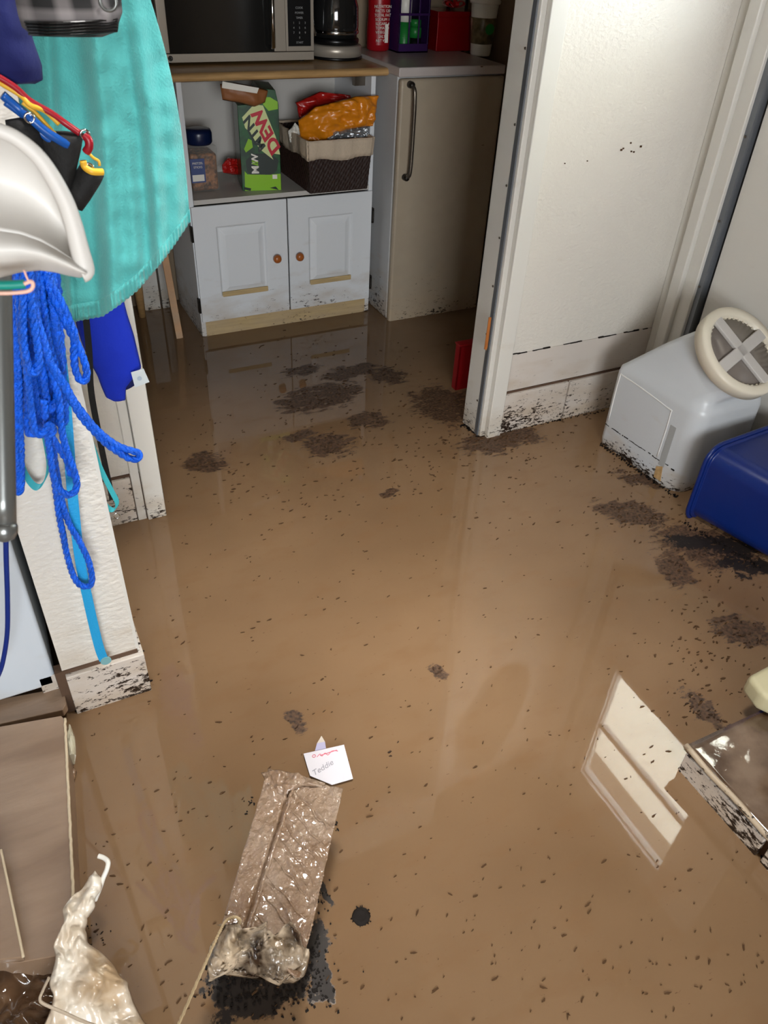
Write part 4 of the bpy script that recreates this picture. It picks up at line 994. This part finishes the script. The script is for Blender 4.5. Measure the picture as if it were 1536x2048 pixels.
# debris next to the box edge
bm = B(); loft(bm, [(F(138, 1450, .04), F(142, 1452, .04)), (F(134, 1480, .05), F(150, 1475, .05)), (F(138, 1515, .03), F(152, 1510, .03)), (F(146, 1530, .0), F(150, 1528, .0))], (0, -.3, 1), .008, .004, 8, 16, 60, 3)
tag(link('plastic_scrap', bm, mat('pale_scrap', (190, 184, 160), .25, coat=.6)), 'pale plastic scrap stuck against the side of the large cardboard box', 'scrap')
bm = B(); loft(bm, [(F(140, 1532, .0), F(146, 1532, 0)), (F(138, 1545, .002), F(154, 1543, .002)), (F(137, 1560, .0), F(150, 1562, .0)), (F(140, 1572, 0), F(148, 1572, 0))], (0, 0, 1), .008, .004, 10, 14, 70, 3)
tag(link('mud_clump', bm, mudbox, smooth=True), 'wet mud clump beside the pale scrap and the cardboard box', 'mud')

# --- plastic bag and hanger
rows_px = [((192, 1747, .135), (204, 1762, .13)), ((178, 1762, .13), (200, 1785, .125)), ((150, 1785, .13), (188, 1812, .12)), ((128, 1812, .13), (172, 1832, .11)), ((118, 1848, .12), (166, 1862, .10)), ((107, 1885, .12), (176, 1884, .09)), ((104, 1925, .11), (205, 1912, .08)), ((103, 1955, .10), (232, 1938, .07)), ((108, 1990, .09), (256, 1968, .05)), ((100, 2025, .08), (262, 2005, .04)), ((90, 2060, .07), (295, 2062, .03)), ((80, 2120, .05), (300, 2120, .03))]
bm = B(); loft(bm, [(F(*a), F(*b)) for a, b in rows_px], (.1, -.25, 1), .016, .009, 40, 90, 36, 12, .5, .008)
tag(link('plastic_bag', bm, bagm, smooth=True), 'crumpled white plastic bag smeared with mud, narrow end pointing up', 'bag')
bm = B(); tube(bm, smoothpath([F(197, 1712, .150), F(208, 1716, .150), F(216, 1724, .150), F(214, 1738, .146), F(207, 1755, .138), F(200, 1775, .12), F(190, 1800, .10)], 6), .0038, 10)
tag(link('hanger_hook', bm, whitep, smooth=True), 'white plastic hook poking out of the top of the plastic bag', 'hook')
bm = B(); tube(bm, smoothpath([F(98, 1955, .125), F(84, 1985, .13), F(80, 1998, .13), F(88, 2008, .128), F(130, 2026, .12), F(165, 2042, .115), F(230, 2065, .11)], 6), .0022, 8)
tag(link('wire_hanger', bm, mat('pale_wire', (176, 160, 140), .35), smooth=True), 'thin pale wire hanger lying across the muddy plastic film at the bottom', 'hanger')
bm = B()
def heap(u, v):
    r_ = 190+26*math.sin(v*7)+30*noise.noise(Vector((v*6, 1, 0)))
    p = F(-60+u*r_, 1915-16*math.sin(u*6)+10*noise.noise(Vector((u*8, 0, 0)))+v*170, 0); h = .035+.02*math.sin(u*5+v*3)+.02*noise.noise(p*22)+.014*abs(noise.noise(p*50)); e = min(1, (1-u)*4, v*6+.0)
    return Vector((p.x, p.y, max(-.005, h*e)))
grid(bm, heap, 60, 40, (0, 0, -.03)); tag(link('muddy_film', bm, mat('muddy_clear_film', (92, 68, 48), .1, coat=1, bump=.8, bscale=26, var=.6, vscale=14, tint=(54, 38, 26)), smooth=True), 'heap of wet muddy plastic film in the bottom left corner', 'plastic film')

# --- teal towel
tw = thing('teal_towel', 'large teal cloth hanging with its stitched hem dipping to a corner', 'towel', (.15, 1.4, .9))
HEM = [(62, 560), (100, 618), (140, 645), (160, 640), (205, 632), (240, 608), (275, 580), (305, 545), (330, 515), (355, 480), (380, 442)]
TOPX = (20, 272)
def towel_px(u, v):
    hx_, hy_ = pl(HEM, u); tx_ = TOPX[0]+(TOPX[1]-TOPX[0])*u; ty0 = -90
    bul = 22*math.sin(math.pi*v)*(u**2)
    return tx_+(hx_-tx_)*v+bul, ty0+(hy_-ty0)*v
def towel_fn(u, v):
    x, y = towel_px(u, v)
    fold = .05*(1/(1+math.exp(-(u-.52+.05*v)*22)))   # left part set back behind a deep fold
    d = 1.42+.045-fold*1.3+.016*math.sin(u*19+v*2.0)*(.4+v*.6)+.010*math.sin(u*41+v*5)*v
    q = P(x, y, 1.42); d += .010*noise.noise(q*14)+.005*noise.noise(q*38)
    return P(x, y, d)
bm = B(); grid(bm, towel_fn, 90, 90, (.0, .002, 0)); link('cloth', bm, tealm, tw, smooth=True)
bm = B()
def hem_fn(u, v): 
    p = towel_fn(.02+u*.98, .955+v*.045); q = towel_fn(.02+u*.98, .955); return p+Vector((0, -.003-.0016*math.sin(u*260), 0))
grid(bm, hem_fn, 360, 4, (0, .004, 0)); link('hem', bm, tealm, tw, smooth=True)

# --- royal blue cloth with white tag, hanging by the doorway
rows_ = [((140, 330), (225, 330), 1.66), ((146, 480), (236, 470), 1.65), ((150, 600), (245, 590), 1.64), ((152, 650), (255, 630), 1.64), ((165, 690), (268, 670), 1.63), ((180, 725), (276, 705), 1.63), ((195, 752), (283, 735), 1.63), ((202, 772), (270, 752), 1.63), ((212, 795), (252, 775), 1.63), ((225, 801), (251, 799), 1.63)]
jk = thing('blue_garment', 'royal blue garment sleeve hanging by the doorway with a white care tag', 'garment', (.19, 1.62, .55))
loft(bm := B(), [(P(a[0], a[1], d), P(b[0], b[1], d)) for a, b, d in rows_], (0, -1, 0), .02, .003, 16, 40, 18, 6, .6); link('sleeve', bm, royal, jk, smooth=True)
loft(bm := B(), [(P(245, 755, 1.64), P(270, 745, 1.64)), (P(252, 780, 1.64), P(270, 770, 1.64))], (0, -1, 0), .006, .002, 8, 8, 20, 2, .5); link('inner_cuff', bm, navym, jk, smooth=True)
prism(bm := B(), [P(262, 745, 1.60), P(287, 737, 1.60), P(299, 764, 1.60), P(270, 775, 1.60)], (0, .001, 0)); tgx = link('care_tag', bm, mat('white_satin_tag', (216, 224, 228), .4), jk)
lathe(bm := B(), P(279, 757, 1.5985), [(.005, 0), (.005, -.0006)], 18, (0, 1, 0)); link('tag_print', bm, mat('pale_blue_print', (178, 194, 210), .5), tgx)
# black strap
bm = B(); ribbon(bm, [P(150, 420, 1.5), P(164, 560, 1.5), P(178, 700, 1.5), P(182, 780, 1.5), P(196, 860, 1.5), P(210, 930, 1.5), P(222, 985, 1.5), P(224, 998, 1.5)], (1, 0, .1), .0125, .001)
tag(link('black_strap', bm, blackfab), 'flat black strap hanging behind the blue rope in front of the doorway tiles', 'strap')

# --- braided blue rope hank
YR = 1.12
def RP(pts, y=YR, j=0): return [P(a, b, y+(c if False else 0)) for a, b, *c in pts]
bm = B(); r0 = .0054
loops = [
 ([(84, 500), (90, 540), (104, 590), (124, 630), (143, 668), (160, 700), (172, 735), (172, 758), (160, 760), (150, 735), (148, 700), (150, 672), (138, 640), (120, 600), (100, 560), (92, 500)], 1.10),
 ([(40, 500), (60, 600), (78, 660), (95, 715), (125, 762), (150, 805), (180, 845), (205, 870), (232, 890), (258, 900), (276, 906), (278, 916), (262, 918), (238, 905), (210, 885), (188, 862), (160, 830), (135, 785), (110, 745), (90, 690), (70, 620), (50, 500)], 1.06),
 ([(68, 500), (76, 640), (90, 700), (105, 750), (118, 800), (122, 850), (130, 890), (142, 925), (152, 955), (152, 978), (138, 990), (120, 980), (108, 955), (102, 920), (95, 870), (88, 800)], 1.09),
 ([(78, 800), (88, 850), (98, 890), (106, 940), (112, 985), (118, 1030), (126, 1070), (134, 1110), (146, 1150), (160, 1170), (178, 1172), (184, 1158), (178, 1125), (160, 1085), (142, 1055), (128, 1020), (120, 985), (112, 940), (104, 880), (96, 820)], 1.13),
 ([(24, 500), (26, 600), (28, 700), (30, 800), (33, 900), (36, 975), (36, 985), (42, 970), (42, 900), (38, 800), (36, 700), (34, 600), (34, 500)], 1.10),
 ([(50, 500), (46, 620), (48, 690), (60, 740), (72, 745), (78, 720), (70, 660), (62, 600), (60, 500)], 1.05),
 ([(60, 500), (66, 620), (64, 700), (70, 780), (80, 840), (76, 862), (60, 868), (52, 850), (54, 790), (50, 700), (46, 600), (44, 500)], 1.12),
 ([(30, 500), (40, 640), (48, 700), (56, 760), (64, 830), (70, 862), (84, 868), (98, 850), (106, 860), (98, 872)], 1.07),
 ([(92, 500), (112, 640), (120, 720), (124, 740), (116, 742), (104, 690), (88, 600)], 1.13),
 ([(74, 500), (88, 620), (96, 680), (112, 740), (114, 790), (100, 820), (92, 790), (86, 740), (72, 680), (56, 600), (54, 500)], 1.10),
 ([(98, 860), (110, 885), (124, 905), (136, 925), (140, 945), (150, 952)], 1.10),
 ([(20, 500), (24, 640), (30, 720), (40, 790), (46, 840), (50, 855), (62, 850), (66, 820), (60, 760), (44, 690), (38, 600), (40, 500)], 1.14),
]
for pts, y in loops: rope(bm, [P(a, b, y) for a, b in pts], r0, 8)
random.seed(2)
for k in range(13):
    x = random.uniform(18, 100); b0 = random.uniform(740, 850); dx = random.uniform(8, 22)
    rope(bm, [P(x, 490, 1.13), P(x+10, 600, 1.12), P(x+dx, b0-40, 1.13), P(x+dx+8, b0, 1.13), P(x+dx+16, b0-20, 1.13), P(x+dx+6, 650, 1.14), P(x+12, 490, 1.14)], r0, 8)
tag(link('braided_rope', bm, ropem, smooth=True), 'hank of glossy bright blue braided rope hanging in long loops', 'rope')
a, b_ = P(5, 500, YC-.01), P(115, 478, YC-.01)
hk = struct('trim_16', box(B(), cxl+.01, cxr-.02, YC-.018, YC, b_.z, b_.z+.05), woodm, bevel=.003)
for x in (-.04, .0, .04): bm = B(); tube(bm, smoothpath([(x, YC-.016, b_.z+.03), (x, YC-.05, b_.z+.022), (x, YC-.075, b_.z+.03), (x, YC-.08, b_.z+.045)], 5), .004, 8); link('peg', bm, chrome, hk, smooth=True)
# cyan straps
bm = B(); ribbon(bm, [P(100, 480, 1.145), P(112, 640, 1.145), P(130, 800, 1.145), P(146, 1000, 1.145), P(160, 1120, 1.148), P(176, 1200, 1.15), P(190, 1262, 1.152), P(200, 1300, 1.153), P(208, 1320, 1.154)], (1, 0, .15), .0175, .0008)
cs = tag(link('cyan_strap', bm, cyanm), 'long flat bright cyan strap hanging in front of the textured pillar', 'strap')
lathe(bm := B(), P(212, 1322, 1.152), [(.0105, 0), (.0105, .0015)], 24, (0, 1, 0)); link('clear_end_tab', bm, mat('pale_cyan_tab', (120, 170, 176), .2, coat=.5), cs)
bm = B(); ribbon(bm, [P(40, 800, 1.15), P(40, 880, 1.15), P(46, 935, 1.15), P(62, 966, 1.15), P(78, 974, 1.15), P(92, 955, 1.15), P(97, 925, 1.15), P(92, 890, 1.15), P(84, 850, 1.15)], (.5, .2, .6), .012, .0008)
tag(link('turquoise_strap', bm, turqm), 'turquoise strap looping low on the pillar behind the blue rope', 'strap')
bm = B(); ribbon(bm, [P(128, 690, 1.2), P(142, 780, 1.2), P(160, 850, 1.2), P(180, 880, 1.2), P(200, 935, 1.2), P(222, 980, 1.2), P(234, 1005, 1.2), P(228, 1020, 1.2), P(212, 1012, 1.2), P(200, 985, 1.2), P(185, 930, 1.2), P(172, 860, 1.2), P(160, 800, 1.2)], (.8, .3, .6), .010, .0008)
ts = tag(link('turquoise_strap', bm, turqm), 'turquoise strap loop hanging in front of the doorway tiles with a metal ring', 'strap')
bm = B(); c = P(233, 1032, 1.2); tube(bm, [c+Vector((.005*math.cos(t), 0, .006*math.sin(t))) for t in [k*math.pi/8 for k in range(16)]], .0012, 8, closed=True); link('metal_ring', bm, chrome, ts, smooth=True)
# navy cord in front of the appliance
bm = B(); tube(bm, smoothpath([P(12, 1000, 1.1), P(12, 1100, 1.1), P(15, 1200, 1.1), P(14, 1270, 1.1), P(4, 1330, 1.1), P(-8, 1360, 1.1)], 8), .0042, 10); tag(link('hanging_cable', bm, cord, smooth=True), 'dark blue cord hanging down in front of the white appliance', 'cord')

# --- resistance bands with black grips
rbn = thing('resistance_bands', 'bundle of red, blue and yellow resistance bands with black foam grips', 'exercise bands', (.1, .95, 1.1))
yB_ = .95
rows = [(P(66, 262, yB_), P(132, 262, yB_+.01)), (P(82, 292, yB_), P(168, 266, yB_)), (P(95, 330, yB_), P(162, 300, yB_)), (P(110, 370, yB_), P(152, 345, yB_)), (P(128, 405, yB_), P(142, 380, yB_))]
loft(bm := B(), rows, (0, -1, 0), .012, .0005, 14, 16, 20, 1, 1.0); link('foam_grip', bm, blackfab, rbn, smooth=True)
rows = [(P(10, 240, yB_), P(60, 232, yB_)), (P(14, 270, yB_), P(86, 262, yB_)), (P(20, 310, yB_), P(96, 300, yB_))]
loft(bm := B(), rows, (0, -1, 0), .012, .0005, 14, 12, 20, 2, 1.0); link('foam_grip', bm, blackfab, rbn, smooth=True)
a, b_ = P(186, 338, yB_), P(146, 410, yB_); ax = (b_-a); lathe(bm := B(), a, [(.013, 0), (.0135, .01), (.0125, ax.length*.7), (.011, ax.length)], 20, ax); link('foam_grip', bm, blackfab, rbn, smooth=True)
def tb(pts, r, m, name='band'): bm = B(); tube(bm, smoothpath([P(*p) for p in pts], 6), r, 10); link(name, bm, m, rbn, smooth=True)
tb([(-10, 150, yB_), (30, 175, yB_), (60, 202, yB_), (100, 225, yB_), (130, 246, yB_), (160, 267, yB_-.005)], .0034, redtube)
tb([(168, 270, yB_-.01), (177, 280, yB_-.012), (178, 294, yB_-.012), (172, 304, yB_-.01)], .0045, redtube)
tb([(-10, 160, yB_), (40, 190, yB_), (60, 210, yB_-.005), (90, 222, yB_), (118, 248, yB_)], .0026, yellowm)
tb([(45, 205, yB_), (70, 225, yB_), (95, 252, yB_), (110, 268, yB_)], .0022, yellowm)
tb([(172, 300, yB_), (186, 315, yB_), (197, 322, yB_), (199, 332, yB_)], .0016, yellowm)
tb([(166, 322, yB_-.014), (170, 334, yB_-.014), (184, 343, yB_-.018), (205, 344, yB_-.014)], .0038, yellowm)
tb([(5, 190, yB_), (40, 220, yB_), (62, 238, yB_-.008), (90, 262, yB_-.01), (118, 280, yB_-.01), (135, 290, yB_-.008)], .0046, bluetube)
tb([(10, 205, yB_), (50, 235, yB_), (85, 270, yB_-.004), (110, 288, yB_-.004), (124, 293, yB_-.004)], .0032, bluetube)
for (a_, b2_) in ((59, 236), (170, 269), (178, 336)):
    bm = B(); c = P(a_, b2_, yB_-.012); tube(bm, [c+Vector((.0045*math.cos(t), 0, .0045*math.sin(t))) for t in [k*math.pi/8 for k in range(16)]], .0012, 8, closed=True); link('eyelet', bm, chrome, rbn, smooth=True)

# --- clothes at the top left
def cloth(name, rows, m, label, cat, y, bulge, seed, nzz=.004):
    loft(bm := B(), [(P(a[0], a[1], y), P(b[0], b[1], y)) for a, b in rows], (0, -1, 0), bulge, nzz, 22, 34, 12, seed, .8); return tag(link(name, bm, m, smooth=True), label, cat)
cloth('navy_cloth', [((-60, -60), (30, -60)), ((-60, 0), (40, 0)), ((-60, 40), (56, 45)), ((-60, 90), (70, 90)), ((-60, 130), (84, 130)), ((-60, 160), (86, 160)), ((-60, 168), (70, 168))], navym, 'dark navy cloth bunched at the top left under the plaid cap', 'cloth', .98, .03, 3)
pc = cloth('plaid_cap', [((28, -60), (236, -60)), ((30, 0), (243, 0)), ((36, 30), (245, 25)), ((44, 55), (238, 45)), ((60, 66), (236, 62)), ((64, 72), (205, 74))], plaidm, 'grey and black plaid fabric cap hanging at the top left', 'cap', .88, .03, 7, .001)
bm = B()
for k in range(5):
    y_ = 38+k*6; tube(bm, smoothpath([P(50+k*2, y_+6, .868), P(100, y_+8, .846), P(170, y_+6, .846), P(234, y_+0, .868)], 5), .0011, 6)
link('stitching', bm, black, pc)
bm = B(); c = P(216, 3, .855); tube(bm, [c+Vector((.007*math.cos(t), 0, .007*math.sin(t))) for t in [k*math.pi/10 for k in range(20)]], .0016, 8, closed=True); link('eyelet', bm, greytube, pc, smooth=True)

# --- white moulded plastic shell, very close
sh = thing('plastic_scoop', 'large white moulded plastic scoop with a thick rounded rim at the left edge', 'scoop', (.02, .52, 1.15))
YS = .5
RIM = [(-60, 225), (0, 250), (40, 268), (80, 300), (110, 340), (138, 392), (155, 440), (168, 490), (178, 530), (174, 547)]
LIP = [(-60, 448), (0, 462), (40, 468), (80, 482), (110, 498), (138, 515), (158, 530), (174, 545)]
def inner(u, v):   # between the rim and the lip
    a = pl(RIM, v); b = pl(LIP, v); x = a[0]+(b[0]-a[0])*u; y = a[1]+(b[1]-a[1])*u
    return P(x, y, YS+.035*math.sin(math.pi*min(1, max(0, u)))*(1-v**3))
bm = B(); grid(bm, inner, 24, 40, (0, .004, 0)); link('bowl', bm, shellm, sh, smooth=True)
bm = B(); tube(bm, smoothpath([P(a, b, YS) for a, b in [(x-9, y+8) for x, y in RIM[:-1]]+[(162, 545)]], 6), lambda t: .0035+.0028*t, 14); link('rim', bm, shellm, sh, smooth=True)
LOW = [(-60, 570), (0, 556), (40, 545), (80, 541), (110, 545), (138, 552), (160, 556), (174, 550)]
def lipf(u, v):
    a = pl(LIP, v); b = pl(LOW, v); x = a[0]+(b[0]-a[0])*u; y = a[1]+(b[1]-a[1])*u
    return P(x, y, YS-.016*math.sin(math.pi*u)+.01*u)
bm = B(); grid(bm, lipf, 16, 40, (0, .006, 0)); link('lip', bm, shellm, sh, smooth=True)
# grey tube
bm = B(); p0, p1 = P(-4, 480, .53), P(8, 1052, .45)
tube(bm, [p0.lerp(p1, k/10) for k in range(11)], .0075, 20)
g = tag(link('metal_pole', bm, greytube, smooth=True), 'grey metal pole with rounded lower end at the left edge', 'pole')
lathe(bm := B(), p1, [(.0075, -.002), (.0082, 0), (.0082, .004), (.006, .0085), (.0015, .0105)], 20, (p1-p0)); link('end_cap', bm, greytube, g, smooth=True)
bm = B(); tube(bm, smoothpath([P(-20, 570, .47), P(20, 570, .47), P(50, 568, .47)], 5), .0026, 10); gc = tag(link('green_cord', bm, mat('green_cord', (0, 130, 116), .5), smooth=True), 'green elastic cord with pale looped end below the white scoop', 'cord')
bm = B(); tube(bm, smoothpath([P(48, 568, .468), P(62, 563, .468), P(66, 572, .468), P(56, 582, .468), P(20, 586, .468), P(-20, 586, .468)], 6), .0012, 8); tube(bm, smoothpath([P(48, 540, .468), P(54, 556, .468), P(60, 566, .468)], 4), .0006, 6)
link('elastic_loop', bm, mat('pale_pink_elastic', (224, 176, 158), .5), gc, smooth=True)

# brown bag hanging on the textured wall above the frame, mirrored in the flood water
hb = thing('hanging_bag', 'brown bag hanging high on the textured wall, mirrored in the water', 'bag', (1.6, YW-.04, 1.5))
loft(bm := B(), [((1.47, YW-.03, 1.95), (1.63, YW-.03, 1.95)), ((1.44, YW-.03, 1.75), (1.70, YW-.03, 1.75)), ((1.42, YW-.03, 1.6), (1.74, YW-.03, 1.6)), ((1.5, YW-.03, 1.45), (1.745, YW-.03, 1.45)), ((1.55, YW-.03, 1.33), (1.73, YW-.03, 1.35)), ((1.58, YW-.03, 1.29), (1.70, YW-.03, 1.30))], (0, -1, 0), .025, .006, 16, 30, 12, 5, .6); link('cloth_body', bm, mat('dark_tan_cloth', (84, 66, 46), .9), hb, smooth=True)
bm = B(); tube(bm, smoothpath([(1.5, YW-.04, 1.94), (1.52, YW-.03, 2.04), (1.56, YW-.02, 2.08), (1.6, YW-.03, 2.04), (1.61, YW-.04, 1.94)], 6), .006, 10); link('strap_handle', bm, mat('rust_strap', (150, 70, 40), .7), hb, smooth=True)
